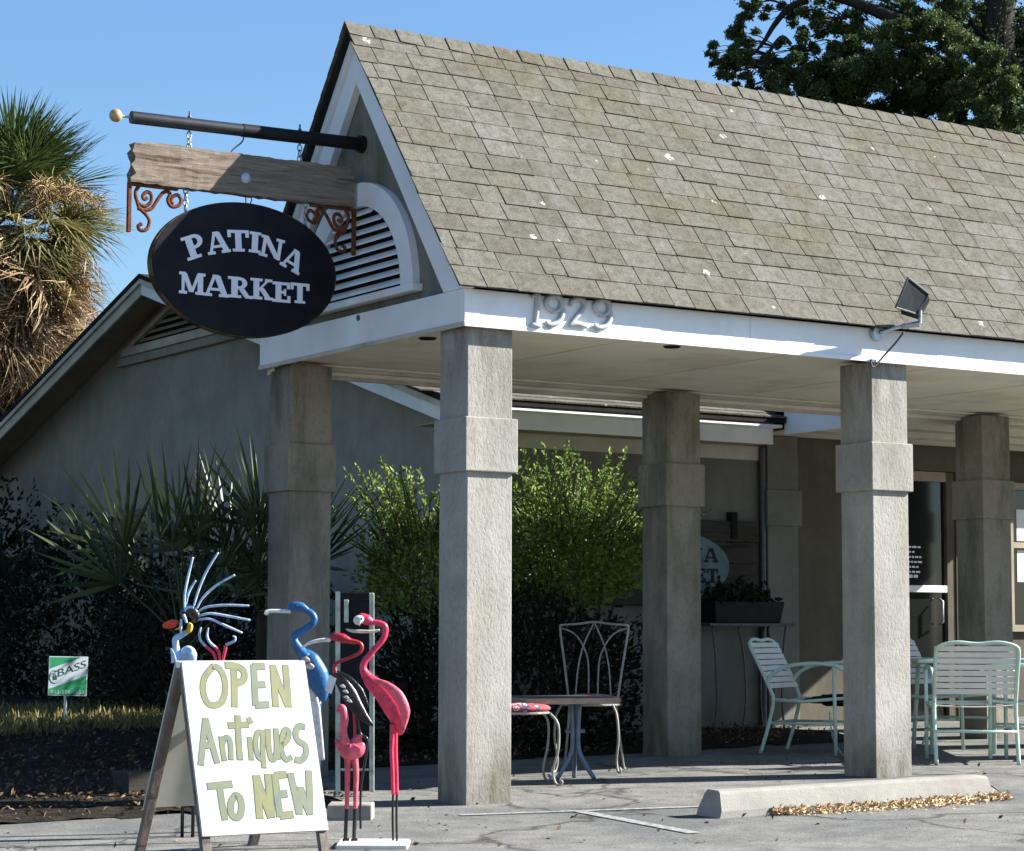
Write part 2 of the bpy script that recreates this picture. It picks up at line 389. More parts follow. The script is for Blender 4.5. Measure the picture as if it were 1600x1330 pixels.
def brush(name, cols, scale):
    m, N, L, b = newmat(name)
    co = coords(N, L, 'POS', (1, 1, .5))
    c = ramp(N, cols); L.new(noise(N, L, co, scale, 3, .6, .6), c.inputs[0])
    L.new(c.outputs[0], b.inputs['Base Color']); b.inputs['Roughness'].default_value = .5
    return m
MT['brush_a'] = brush('olive_brush_paint', [(.30, (0.058, 0.098, 0.076)), (.45, (0.107, 0.125, 0.045)), (.58, (0.152, 0.148, 0.036)), (.72, (0.089, 0.125, 0.067))], 13)
MT['brush_b'] = brush('blue_brush_paint', [(.30, (0.045, 0.076, 0.134)), (.45, (0.089, 0.120, 0.058)), (.58, (0.130, 0.134, 0.036)), (.72, (0.058, 0.098, 0.112))], 15)
MT['brush_c'] = brush('sage_brush_paint', [(.30, (0.076, 0.103, 0.063)), (.5, (0.112, 0.130, 0.067)), (.72, (0.081, 0.116, 0.081))], 12)
MT['brush_edge'] = brush('brush_outline_paint', [(.3, (0.022, 0.033, 0.020)), (.7, (0.049, 0.058, 0.022))], 18)
MT['yard_green'] = simple('yard_sign_green', (.010, .21, .075), .4, .1, 8); MT['yard_white'] = simple('yard_sign_white', (.36, .42, .47), .4, .05, 8)
MT['yard_ink'] = simple('yard_sign_ink', (.004, .05, .025), .5, .1, 8)
MT['pale_stile'] = simple('peeling_pale_paint', (.56, .60, .50), .7, .2, 14, .3, 60, (.25, .24, .17), .8, sscale=10)
MT['oval_blue'] = simple('faded_blue_paint', (.13, .20, .225), .7, .2, 10, .1, 60)
def glass():
    m, N, L, b = newmat('dark_window_glass')
    b.inputs['Base Color'].default_value = (.012, .014, .013, 1); b.inputs['Roughness'].default_value = .08; b.inputs['IOR'].default_value = 1.5
    return m
MT['glass'] = glass()
MT['lamp_glass'] = simple('lamp_dark_housing', (.014, .018, .021), .8, .3, 20, .08, 60); MT['lamp_glass'].node_tree.nodes['Principled BSDF'].inputs['Specular IOR Level'].default_value = .12
MT['ibeige'] = simple('cream_interior', (.55, .53, .47), .8, .08, 3)

# ------------------------------------------------------------------ ground
def sheet(name, mat, xs, ys, zf, inside=None, kind='structure', smooth=True):
    vs, fs, idx = [], [], {}
    for j, y in enumerate(ys):
        for i, x in enumerate(xs):
            idx[i, j] = len(vs); vs.append((x, y, zf(x, y)))
    for j in range(len(ys)-1):
        for i in range(len(xs)-1):
            cx, cy = (xs[i]+xs[i+1])/2, (ys[j]+ys[j+1])/2
            if inside is None or inside(cx, cy): fs.append((idx[i,j], idx[i+1,j], idx[i+1,j+1], idx[i,j+1]))
    used = sorted({k for f in fs for k in f}); mp = {k: n for n, k in enumerate(used)}
    mb = MB(); mb.add([vs[k] for k in used], [tuple(mp[k] for k in f) for f in fs])
    return mb.build(name, mat, smooth=smooth, kind=kind)
far = [-600, -250, -100, -50, -30, -20, -16, -14, -12, -10, -8, -6, -5, -4, -3, -2, -1, 0, 1, 2, 3, 4, 5, 6, 8, 10, 12, 14, 16, 20, 30, 50, 100, 250, 600]
sheet('ground', MT['soil'], far, far, lambda x, y: gz(x, y) - .012)
sheet('parking_lot', MT['asphalt'], [v for v in far if -100 <= v <= 100], [v for v in far if -100 <= v <= 3] + [4.05], gz)
def hn(x, y, s=1.0):
    return (math.sin(x*3.1*s+1.3)*math.cos(y*2.7*s+.4) + .6*math.sin(x*7.3*s+y*5.1*s) + .4*math.cos(x*13.*s-y*11.*s)) * .5
def bed_edge_y(x):
    if x < -.45: return .34 + .10 * hn(x, 0) - .10 * (x + .4) * .6 if x > -3 else .34 + .15
    if x < .45: return 1.95 + (x + .45) * .6 + .05 * hn(x, 1)
    return 2.52 + .05 * hn(x, 2)
def bed_h(x, y):
    d = y - bed_edge_y(x)
    base = gz(x, y) + .004 + min(1, max(0, d / .25)) * .03
    s = min(1, max(0, (y - 2.6) / 1.5)); s = s*s*(3-2*s)
    l = min(1, max(0, (1.9 - x) / 1.0))
    return base + .18 * s * l + .012 * hn(x, y, 2) + .006 * hn(x, y, 5)
bx = [-40, -25, -15, -10, -7, -5] + [-4 + .1*i for i in range(93)]
by = [.1 + .1*i for i in range(60)] + [6.3, 7, 8, 10, 13, 17, 25, 40]
sheet('planting_bed', MT['soil'], bx, by, bed_h, lambda x, y: y > bed_edge_y(x) and not (x > 2.4 and y > 4.04))

# leaf scatter helper (numpy): diamond leaves
def leaves(name, mat, C, size, parent=None, kind=None, updir=None, aspect=.5, jit=.35, nrm=None, label=None, bend=.15, sizes=None):
    n = len(C); C = np.asarray(C, float)
    d = RNG.normal(size=(n, 3)) if updir is None else np.asarray(updir) + RNG.normal(size=(n, 3)) * jit
    d /= np.linalg.norm(d, axis=1)[:, None] + 1e-9
    nn = RNG.normal(size=(n, 3)) if nrm is None else np.asarray(nrm) + RNG.normal(size=(n, 3)) * jit
    s = np.cross(d, nn); s /= np.linalg.norm(s, axis=1)[:, None] + 1e-9
    up = np.cross(s, d)
    L_ = (size * RNG.uniform(.6, 1.35, n) * (1 if sizes is None else sizes))[:, None]
    W_ = L_ * aspect * .5
    v = np.empty((n, 4, 3))
    v[:, 0] = C; v[:, 1] = C + d*L_*.5 + s*W_ + up*L_*bend; v[:, 2] = C + d*L_; v[:, 3] = C + d*L_*.5 - s*W_ + up*L_*bend
    if parent: v -= np.array(ORG[parent.name])
    me = bpy.data.meshes.new(name); me.vertices.add(n*4); me.vertices.foreach_set('co', v.ravel())
    me.loops.add(n*6); me.polygons.add(n*2)
    b = np.arange(n)[:, None] * 4
    me.loops.foreach_set('vertex_index', (b + np.array([0, 1, 2, 0, 2, 3])).ravel().astype(np.int32))
    me.polygons.foreach_set('loop_start', np.arange(n*2, dtype=np.int32) * 3)
    me.update(calc_edges=True); me.materials.append(mat)
    o = bpy.data.objects.new(name, me); COL.objects.link(o)
    if parent: o.parent = parent; ORG[o.name] = ORG[parent.name]
    if kind: o['kind'] = kind
    if label: o['label'] = label
    return o

# worn stall lines: sheets 4 mm above the lot
def paint_line(a, b, wd, label):
    a, b = Vector(a), Vector(b); d = (b-a).normalized(); s = Vector((-d.y, d.x)) * wd/2
    mb = MB(); n = 12; vs = []
    for i in range(n+1):
        p = a + (b-a) * i/n
        for q in (p+s, p-s): vs.append((q.x, q.y, gz(q.x, q.y) + .0045))
    mb.add(vs, [(2*i, 2*i+1, 2*i+3, 2*i+2) for i in range(n)])
    o = mb.build('parking_line', MT['line']); o['kind'] = 'structure'; o['label'] = label
paint_line((.31, -.62), (.17, -1.8), .075, 'worn white stall line running towards the wheel stop')
paint_line((-.3, -.44), (.98, -.80), .06, 'faint white line running past the foot of the near column')

# ------------------------------------------------------------------ porch
XE = 8.9; L3 = [0, 2.92, 5.925, 8.55]; PW = .293; PY = 2.112; H = 2.6
porch = thing('entrance_porch', (0, 0, 0), 'steep shingled porch roof on square grey stucco columns with white fascia', 'porch')
def column(x, y, label=None):
    g = gz(x, y) - .03
    mb = MB(); mb.box(x, x+PW, y, y+PW, g, H - .003)
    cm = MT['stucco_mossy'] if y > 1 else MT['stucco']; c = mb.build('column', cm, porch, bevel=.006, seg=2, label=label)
    e = .0235
    bd = MB(); bd.box(x-e, x+PW+e, y-e, y+PW+e, 1.80, 2.098); bd.build('column_band', cm, c, bevel=.006, seg=2)
labs = {(0, 0): 'nearest column at the porch corner, its front face in full sun', (1, 0): 'sunlit front column behind the concrete wheel stop',
        (0, 1): 'shaded back column behind the coloured metal birds', (1, 1): 'shaded back column beside the plank sign'}
for i, x in enumerate(L3):
    for j, y in enumerate((0, PY)): column(x, y, labs.get((i, j)))
FY0, FY1, FX0 = -.05, PY + PW + .05, -.05
YR = (FY0 + FY1) / 2; ZR = 4.53; ZE = 2.80; EO = .068
for xa, xb in ((FX0, 1.93), (1.933, 5.58), (5.583, XE)):
    mb = MB(); mb.box(xa, xb, FY0 + (.0015 if xa == 1.933 else 0), FY0+.03, 2.598, ZE-.004); mb.build('fascia', MT['trim'], porch, bevel=.003)
mb = MB(); mb.box(FX0, FX0+.03, FY0+.0305, FY1-.0305, 2.598, ZE-.004); mb.build('fascia', MT['trim'], porch, bevel=.003)
mb = MB(); mb.box(FX0, XE, FY1-.03, FY1, 2.598, ZE-.004); mb.build('fascia', MT['trim'], porch, bevel=.003)
mb = MB(); mb.box(XE-.03, XE-.0005, FY0+.0305, FY1-.0305, 2.598, ZE-.004); mb.build('fascia', MT['trim'], porch, bevel=.003)
# drip strip along the bottom of the fascia
mb = MB(); mb.box(FX0-.008, XE, FY0-.010, FY0-.0005, 2.585, 2.612); mb.build('drip_strip', MT['trim'], porch, bevel=.002)
mb = MB(); mb.box(FX0-.010, FX0-.0005, FY0-.010, FY1, 2.585, 2.612); mb.build('drip_strip', MT['trim_dirty'], porch, bevel=.002)
# ceiling panels
x = FX0 + .035; k = 0
while x < XE - .05:
    x1 = min(x + 1.215, XE - .035)
    mb = MB(); mb.box(x, x1 - .012, FY0+.034, FY1-.036, 2.622, 2.634); mb.build('ceiling_panel', MT['ceiling'], porch); x += 1.22
mb = MB(); mb.box(FX0+.035, XE-.035, FY0+.034, FY1-.036, 2.638, 2.65); mb.build('ceiling_backing', MT['dark'], porch)
# mouldings round the back edge of the ceiling
for (y0, y1, z0, z1, m) in ((FY1-.07, FY1-.0355, 2.548, 2.6205, 'trim_dirty'), (FY1-.115, FY1-.0705, 2.570, 2.6205, 'ceiling'), (FY1-.17, FY1-.1155, 2.592, 2.6205, 'trim_dirty'), (FY1-.25, FY1-.1705, 2.609, 2.6205, 'ceiling'),
                            (FY0+.0345, FY0+.09, 2.6, 2.6205, 'trim_dirty')):
    mb = MB(); mb.box(FX0+.036, XE-.036, y0, y1, z0, z1); mb.build('ceiling_moulding', MT[m], porch, bevel=.003)
for (px, py) in ((1050, 541), (668, 528)):
    p = on(px, py, 2, 2.622)
    mb = MB(); mb.tube([(p.x, p.y, 2.6215), (p.x, p.y, 2.612)], [.055, .045], 18); r = mb.build('soffit_vent', MT['dark'], porch)
# roof
roofm = MB(); GX = -.115
EY0, EY1 = FY0 - EO, FY1 + EO
sl = (ZR - ZE) / (YR - EY0)
prof = [(EY0, ZE), (YR, ZR), (EY1, ZE)]
roofm.prism([(GX, EY0, ZE), (GX, YR, ZR), (GX, EY1, ZE), (GX, EY1-.02, ZE-.004), (GX, YR, ZR-.045), (GX, EY0+.02, ZE-.004)], (XE + .1 - GX, 0, 0))
roof = roofm.build('roof', MT['shingle_edge'], porch)
# individual shingles on the street slope
SL = math.hypot(YR - EY0, ZR - ZE); ups = Vector((0, (YR-EY0)/SL, (ZR-ZE)/SL)); nrm = Vector((0, -ups.z, ups.y))
NC = 15; EXPO = (SL - .05) / NC
def shingle_pts(x0, x1, s0, ln, th, lift=0):
    o0 = Vector((0, EY0, ZE)); a = o0 + ups*s0 + nrm*(.004+lift); b = o0 + ups*min(s0+ln, SL-.002) + nrm*.003
    X0 = Vector((x0, 0, 0)); X1 = Vector((x1, 0, 0))
    return [a+X0, a+X1, b+X1, b+X0, a+X0+nrm*th, a+X1+nrm*th, b+X1+nrm*.004, b+X0+nrm*.004]
sh = []
rr = random.Random(3)
for r in range(NC):
    x = GX - .012 - rr.uniform(0, .02); off = rr.uniform(.02, .2)
    first = True
    s0 = r * EXPO - (.012 if r == 0 else 0)
    while x < XE + .1:
        wd = rr.choice([.15, .20, .22, .24, .25, .25, .27, .29]) if not first else off + .06
        first = False
        sh.append((x, min(x + wd, XE + .11), s0 + rr.uniform(-.005, .005), r, rr.uniform(.006, .012)))
        x += wd
sh_vis = [s for s in sh if s[0] < 4.25 + 1.3 * s[3] / NC]
def depth_of(s): return (s[0] + 6.4) * .54
sh_vis.sort(key=depth_of)
ind = set(id(s) for s in sh_vis[:300])
rest = MB()
unit = {}
for s in sh:
    if id(s) in ind:
        # shared unit mesh: width bucket
        wd = round(s[1] - s[0], 3); th = round(s[4], 3); key = (wd, s[3] == 0, th)
        if key not in unit:
            p = shingle_pts(0, wd - .007, 0, EXPO + .03, th)
            o0 = Vector((0, EY0, ZE)); p = [q - o0 for q in p]
            mb = MB(); mb.hexa(p); o = mb.build('shingle', MT['shingle'], roof); unit[key] = o.data
        else:
            o = bpy.data.objects.new('shingle', unit[key]); COL.objects.link(o); o.parent = roof
        o.location = Vector((s[0], EY0, ZE)) + ups * s[2]
    else:
        rest.hexa(shingle_pts(s[0], s[1] - .007, s[2], EXPO + .03, s[4]))
rest.build('shingle_field', MT['shingle'], roof, kind='stuff')
# rear slope, one course strip each
rear = MB()
for r in range(NC):
    s0 = r * EXPO
    for i in range(34):
        x0 = GX - .02 + i * .27
        p = shingle_pts(x0, min(x0 + .262, XE + .1), s0, EXPO + .03, .010)
        rear.hexa([Vector((q.x, 2*YR - q.y, q.z)) for q in (p[1], p[0], p[3], p[2], p[5], p[4], p[7], p[6])])
rear.build('rear_shingle_field', MT['shingle'], roof, kind='stuff')
# ridge caps
x = GX - .02; dn = [Vector((0, -ups.y, -ups.z)), Vector((0, ups.y, -ups.z))]
capd = None; far_caps = MB()
while x < XE + .1:
    ln = .175
    def cap(x0, mb):
        vs = []
        for (xx, lift) in ((x0, .020), (x0 + ln + .03, .010)):
            top = Vector((xx, YR, ZR + lift + .010))
            for d, n_ in ((dn[0], nrm), (dn[1], Vector((0, ups.z, ups.y)))):
                vs.append(top + d * .115 + n_ * 0)
            vs.append(top); vs.append(top - Vector((0, 0, .011)))
        # per end: L, R, top, under
        mb.add(vs, [(0, 2, 6, 4), (2, 1, 5, 6), (0, 3, 2), (3, 1, 2), (0, 4, 7, 3), (3, 7, 5, 1), (4, 6, 7), (6, 5, 7)])
    if x < 5.7:
        if capd is None:
            mb = MB(); cap(0, mb); o = mb.build('ridge_cap', MT['shingle'], roof); capd = o.data
        else:
            o = bpy.data.objects.new('ridge_cap', capd); COL.objects.link(o); o.parent = roof
        o.location = (x, 0, random.uniform(-.002, .003))
    else: cap(x, far_caps)
    x += ln
far_caps.build('ridge_cap_field', MT['shingle'], roof, kind='stuff')
# gable ends: stucco, rake boards, arched louvre
def gable(xw, sgn, detail):
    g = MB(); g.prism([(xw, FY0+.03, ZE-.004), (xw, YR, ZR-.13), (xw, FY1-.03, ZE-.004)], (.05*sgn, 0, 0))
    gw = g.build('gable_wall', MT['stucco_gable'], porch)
    if not detail: return
    xo = FX0 - .004; wv = .31
    for s_ in (1, -1):
        yc = lambda y: YR + (y - YR) * s_
        r = MB(); y0 = EY0 + .055
        zt = lambda y: ZE + (y - EY0) * sl - .02
        pts = [(xo, yc(y0), ZE-.003), (xo, yc(y0+.235), ZE-.003), (xo, YR + .0*s_, ZR - .05 - wv + .02), (xo, YR, ZR - .055)]
        pts[0] = (xo, yc(EY0 + .012 / sl + .03), ZE - .003)
        r.prism(pts, (.052, 0, 0)); r.build('rake_board', MT['trim'], porch, bevel=.002)
        # narrow shadow board tucked under the shingles
        r = MB(); q0 = EY0 + .035
        r.prism([(xo-.028, yc(q0), ZE+.004), (xo-.028, yc(q0+.045), ZE+.004), (xo-.028, YR, ZR-.11), (xo-.028, YR, ZR-.052)], (.027, 0, 0)); r.build('rake_trim', MT['trim'], porch)
gable(0, 1, True); gable(XE - .06, 1, False)
# louvred vent
VC = Vector((-.012, YR, 2.895)); RO, RI = .685, .545
vent = MB(); n = 24
arc = lambda R, x: [(x, VC.y + R*math.cos(math.pi*i/n), VC.z + R*math.sin(math.pi*i/n)*1.0) for i in range(n+1)]
a, b2 = arc(RO, -.05), arc(RI, -.05); c_, d_ = arc(RO, -.001), arc(RI, -.001)
vs = a + b2 + c_ + d_; m1 = n+1; fs = []
for i in range(n):
    fs += [(i, i+1, m1+i+1, m1+i), (2*m1+i, i, 0, 0)[:0] or (i+1, i, 2*m1+i, 2*m1+i+1), (m1+i, m1+i+1, 3*m1+i+1, 3*m1+i)]
fs += [(0, m1, 3*m1, 2*m1), (n, 2*m1+n, 3*m1+n, m1+n)]
vent.add(vs, fs); ven = vent.build('gable_vent', MT['trim'], porch, smooth='auto')
mb = MB(); mb.prism(arc(RI+.01, -.0022), (.001, 0, 0)); mb.build('vent_backing', MT['dark'], ven)
mb = MB(); mb.box(-.075, -.001, VC.y-RO-.035, VC.y+RO+.035, VC.z-.045, VC.z-.002); mb.build('vent_sill', MT['trim'], ven, bevel=.004)
for i in range(9):
    z = VC.z + .025 + i * .0585
    hw = math.sqrt(max(.0, RI**2 - (z + .02 - VC.z)**2)) - .002
    if hw < .06: continue
    mb = MB(); mb.hexa([(-.046, VC.y-hw, z-.008), (-.004, VC.y-hw, z+.030), (-.004, VC.y+hw, z+.030), (-.046, VC.y+hw, z-.008),
                        (-.046, VC.y-hw, z+.004), (-.004, VC.y-hw, z+.040), (-.004, VC.y+hw, z+.040), (-.046, VC.y+hw, z+.004)]); mb.build('louvre_slat', MT['trim'], ven)
mb = MB(); p = on(560, 497, 0, FX0-.001); mb.tube([(FX0-.001, p.y, p.z), (FX0-.006, p.y, p.z)], .018, 14); mb.build('knot_hole', MT['steel_dark'], porch)

# ------------------------------------------------------------------ main building
EYM, ZEM, YRM, ZRM, XW, XRK = 3.6, 2.65, 9.16, 4.28, 2.4, 2.0
YB = 2*YRM - EYM; slm = (ZRM - ZEM) / (YRM - EYM); YW = 4.05; XR = 15.0; YWB = YB - .45
bld = thing('shop_building', (2.4, 4.05, 0), 'low grey stucco shop building with shallow gable roof behind the porch', 'building')
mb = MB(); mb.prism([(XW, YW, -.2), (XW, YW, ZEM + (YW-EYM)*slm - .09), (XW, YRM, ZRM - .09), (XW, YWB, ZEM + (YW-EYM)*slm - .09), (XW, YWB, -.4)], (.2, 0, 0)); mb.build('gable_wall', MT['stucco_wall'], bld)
mb = MB(); mb.box(XW+.2005, 6.18, YW, YW+.2, -.2, 2.75); mb.build('front_wall', MT['shade_toned_stucco'], bld)
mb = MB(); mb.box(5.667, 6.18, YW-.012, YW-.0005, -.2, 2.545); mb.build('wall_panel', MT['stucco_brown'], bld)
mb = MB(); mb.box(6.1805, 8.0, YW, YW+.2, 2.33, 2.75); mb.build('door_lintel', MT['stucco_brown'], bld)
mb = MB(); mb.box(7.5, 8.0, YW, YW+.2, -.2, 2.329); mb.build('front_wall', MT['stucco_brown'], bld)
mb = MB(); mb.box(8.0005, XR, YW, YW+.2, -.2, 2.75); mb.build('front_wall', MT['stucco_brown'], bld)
mb = MB(); mb.box(XW, XR, YWB-.2, YWB-.0005, -.4, 2.75); mb.build('rear_wall', MT['stucco_wall'], bld) if False else None
# roof body
def roofslab(name, y0, z0, y1, z1, x0, x1, th=.04):
    mb = MB(); mb.prism([(x0, y0, z0), (x0, y1, z1), (x0, y1, z1-th), (x0, y0, z0-th)], (x1-x0, 0, 0)); return mb.build(name, MT['shingle_edge'], bld)
rf = roofslab('roof_slope', EYM-.03, ZEM-.0088, YRM, ZRM, XRK-.03, XR)
rb = roofslab('roof_slope', YB+.03, ZEM-.0088, YRM+.0005, ZRM, XRK-.03, XR)
um = Vector((0, YRM-EYM, ZRM-ZEM)).normalized(); nm = Vector((0, -um.z, um.y))
mdata = {}; restm = MB()
for r in range(34):
    x = XRK - .04 - (r % 2) * .11
    while x < 9:
        wd = rr.choice([.22, .25, .28]); s0 = r * .14 - .04
        def mp_(x0):
            a = um*s0 + nm*.004; b = um*(s0+.17) + nm*.003
            o0 = Vector((x0, EYM, ZEM)); X1 = Vector((wd-.006, 0, 0))
            return [o0+a, o0+a+X1, o0+b+X1, o0+b, o0+a+nm*.012, o0+a+X1+nm*.012, o0+b+X1+nm*.005, o0+b+nm*.005]
        if r < 6 and 2.6 < x < 5.0:
            k = (wd,)
            if k not in mdata:
                o0 = Vector((x, EYM, ZEM)) + um*s0
                mb = MB(); mb.hexa([q - o0 + ORG[bld.name] for q in mp_(x)]); o = mb.build('shingle', MT['shingle'], rf); mdata[k] = o.data
            else:
                o = bpy.data.objects.new('shingle', mdata[k]); COL.objects.link(o); o.parent = rf
            o.location = Vector((x, EYM, ZEM)) + um*s0 - ORG[bld.name]
        else: restm.hexa(mp_(x))
        x += wd
restm.build('shingle_field', MT['shingle'], rf, kind='stuff')
mb = MB(); mb.box(XW+.2, 5.29, YW-.022, YW-.0005, 2.335, 2.4515); mb.build('frieze_board', MT['trim_dirty'], bld, bevel=.003)
# eave fascia, soffit, rake boards and rake soffits
mb = MB(); mb.box(XRK+.03, 5.17, EYM+.10, EYM+.125, 2.44, ZEM-.03); mb.build('eave_fascia', MT['trim'], bld, bevel=.003)
mb = MB(); mb.box(XRK+.03, 5.17, EYM-.02, EYM+.0995, ZEM-.085, ZEM-.058); mb.build('gutter_lip', MT['trim'], bld, bevel=.006)
mb = MB(); mb.box(XRK+.03, 5.2, EYM+.1255, YW-.0005, 2.452, 2.462); mb.build('eave_soffit', MT['soffit'], bld)
def rake(y0, y1, dz0, dz1, x0, x1, m, nm_):
    f = lambda y: ZEM + (YRM - EYM - abs(y - YRM)) * slm
    mb = MB(); mb.hexa([(x0, y0, f(y0)+dz0), (x1, y0, f(y0)+dz0), (x1, y1, f(y1)+dz0), (x0, y1, f(y1)+dz0), (x0, y0, f(y0)+dz1), (x1, y0, f(y0)+dz1), (x1, y1, f(y1)+dz1), (x0, y1, f(y1)+dz1)])
    return mb.build(nm_, MT[m], bld, bevel=.002)
for (ya, yb) in ((EYM-.02, YRM-.0005), (YRM+.0005, YB+.02)):
    rake(ya, yb, -.20, -.046, XRK, XRK+.028, 'trim' if ya < YRM else 'rake_shade_tone', 'rake_board')
    rake(ya, yb, -.095, -.047, XRK-.022, XRK-.0005, 'trim_dirty', 'rake_trim')
    rake(ya, yb, -.115, -.100, XRK+.0285, XW-.0005, 'soffit', 'rake_soffit')
# triangular louvre under the peak
f = lambda y: ZEM + (YRM - EYM - abs(y - YRM)) * slm
hwv = 1.25; zb = 3.72
tv = MB(); tv.prism([(XW-.02, YRM-hwv, zb), (XW-.02, YRM+hwv*.45, zb), (XW-.02, YRM+.35, 4.0), (XW-.02, YRM, 4.08)], (.0195, 0, 0)) if False else None
tv = MB(); tv.prism([(XW-.02, YRM-1.05, zb), (XW-.02, YRM+1.05, zb), (XW-.02, YRM, zb+.30)], (.0195, 0, 0)); tvo = tv.build('peak_vent', MT['dark'], bld)
mb = MB(); mb.box(XW-.07, XW-.0005, YRM-1.25, YRM+1.25, zb-.085, zb-.001); mb.build('vent_trim', MT['trim_dirty'], tvo, bevel=.004)
mb = MB(); mb.box(XW-.045, XW-.0005, YRM-1.4, YRM+1.4, zb-.17, zb-.0855); mb.build('vent_trim', MT['stucco_wall'], tvo, bevel=.004)
for s_ in (1, -1):
    mb = MB(); mb.prism([(XW-.06, YRM+s_*1.17, zb), (XW-.06, YRM+s_*1.02, zb), (XW-.06, YRM, zb+.305), (XW-.06, YRM, zb+.355)], (.0395, 0, 0)); mb.build('vent_trim', MT['trim_dirty'], tvo)
for i in range(4):
    z = zb + .03 + i*.065; hw = 1.02 * (1 - (z+.02-zb)/.30)
    mb = MB(); mb.hexa([(XW-.055, YRM-hw, z-.01), (XW-.021, YRM-hw, z+.02), (XW-.021, YRM+hw, z+.02), (XW-.055, YRM+hw, z-.01), (XW-.055, YRM-hw, z), (XW-.021, YRM-hw, z+.03), (XW-.021, YRM+hw, z+.03), (XW-.055, YRM+hw, z)])
    mb.build('louvre_slat', MT['soffit'], tvo)
# small side window
sw = MB(); sw.box(XW-.012, XW-.0005, 9.75, 10.55, 1.1, 2.05); swo = sw.build('side_window', MT['glass'], bld)
for b_ in ((9.69, 9.75, 1.04, 2.11), (10.55, 10.61, 1.04, 2.11), (9.75, 10.55, 2.05, 2.11), (9.75, 10.55, 1.04, 1.10)):
    mb = MB(); mb.box(XW-.03, XW-.0005, b_[0]+.0005, b_[1]-.0005, b_[2], b_[3]); mb.build('window_frame', MT['rake_shade_tone'] if b_[0] == 10.55 else MT['steel_dark'], swo)
# connector between porch and shop
mb = MB(); mb.box(5.2, 5.225, FY1+.001, EYM+.0005, 2.515, 2.70); mb.build('connector_fascia', MT['trim'], bld, bevel=.003)
mb = MB(); mb.box(5.2255, XE-.03, FY1+.001, YW-.013, 2.549, 2.56); mb.build('connector_ceiling', MT['ceiling'], bld)
mb = MB(); mb.box(5.2, XE-.03, FY1+.001, YW+.3, 2.701, 2.76); mb.build('connector_roof', MT['shingle_edge'], bld)
mb = MB(); mb.box(XE-.0295, XE-.005, FY1+.001, YW-.001, 2.515, 2.70); mb.build('connector_fascia', MT['trim'], bld)
for y in (2.95, 3.5):
    mb = MB(); mb.box(5.226, XE-.04, y, y+.05, 2.535, 2.5485); mb.build('ceiling_batten', MT['trim_dirty'], bld)
# pilaster, downspout
mb = MB(); mb.box(5.335, 5.66, YW-.07, YW-.0125, -.1, 2.545); pl = mb.build('pilaster', MT['shade_toned_stucco'], bld, bevel=.005)
mb = MB(); mb.box(5.312, 5.683, YW-.095, YW-.0128, 1.80, 2.098); mb.build('column_band', MT['shade_toned_stucco'], pl, bevel=.005)
mb = MB(); mb.tube([(5.30, YW-.045, 2.44), (5.30, YW-.045, .06)], .026, 10); mb.build('downspout', MT['steel_dark'], bld, smooth='auto')
# shop door
door = MB(); door.box(6.26, 7.40, YW+.05, YW+.06, .12, 2.24); do = door.build('shop_door', MT['glass'], bld)
for (x0, x1, z0, z1, m) in ((6.185, 6.26, .02, 2.325, 'steel_dark'), (7.40, 7.495, .02, 2.325, 'stucco_brown'), (6.2605, 7.3995, 2.24, 2.325, 'soffit'), (6.2605, 7.3995, 1.275, 1.335, 'trim'), (6.2605, 7.3995, .02, .12, 'steel_dark')):
    mb = MB(); mb.box(x0, x1, YW+.012, YW+.075, z0, z1); mb.build('door_frame', MT[m], do, bevel=.003)
mb = MB(); mb.tube([(7.30, YW+.011, 1.0), (7.30, YW-.03, 1.02), (7.30, YW-.03, 1.2), (7.30, YW+.011, 1.22)], .011, 8); mb.build('handle', MT['galv'], do, smooth=True)
rt = random.Random(5)
for i in range(7):
    mb = MB(); z = 1.40 + i*.043; wd = rt.uniform(.12, .2)
    x = 6.93
    while x < 6.93 + wd:
        ww = rt.uniform(.02, .05); mb.box(x, x+ww, YW+.0485, YW+.0495, z, z + (.016 if i else .026)); x += ww + .012
    mb.build('door_lettering', MT['letter'], do)
# shop window right of the last column
mb = MB(); mb.box(8.15, 9.9, YW-.012, YW-.0005, 1.0, 2.2); wo_ = mb.build('shop_window', MT['glass'], bld)
for b_ in ((8.09, 8.1495, .94, 2.26), (9.9005, 9.96, .94, 2.26), (8.15, 9.9, 2.2005, 2.26), (8.15, 9.9, .94, .9995), (8.15, 9.9, 1.68, 1.73)):
    mb = MB(); mb.box(b_[0], b_[1], YW-.045, YW-.0125 if b_[2] == 1.68 else YW-.0005, b_[2], b_[3]); mb.build('window_frame', MT['soffit'], wo_)
for z in (1.38, 1.745):
    mb = MB(); mb.box(8.22, 8.62, YW-.016, YW-.0135, z, z+.28); mb.build('notice', MT['paper'], wo_)

# ------------------------------------------------------------------ hanging sign
SY = 1.2
pole = thing('sign_pole', (-.03, SY, 3.81), 'black pipe with a gilded ball on its tip, jutting from the gable', 'pole')
pz = lambda x: 3.800 + (x + 1.485) * .016
mb = MB(); mb.tube([(-1.485, SY, pz(-1.485)), (-.75, SY, pz(-.75)), (-.002, SY, pz(0))], [.036]*3, 20); mb.build('pipe', MT['pole'], pole, smooth='auto')
mb = MB(); mb.tube([(-.80, SY, pz(-.8)), (-.002, SY, pz(0))], .0385, 20); mb.build('sleeve', MT['black_paint'], pole, smooth='auto')
mb = MB(); mb.tube([(-.03, SY, pz(0)), (-.0025, SY, pz(0))], .052, 20); mb.build('wall_flange', MT['black_paint'], pole, smooth='auto')
mb = MB(); mb.ball((-1.577, SY, pz(-1.577)), .037, 18, 12); mb.build('ball_finial', MT['brass'], pole, smooth=True)
mb = MB(); mb.tube([(-1.55, SY, pz(-1.55)), (-1.484, SY, pz(-1.484))], .007, 8); mb.build('finial_rod', MT['galv'], pole)
def px2x(px): return on(px, 250, 1, SY).x
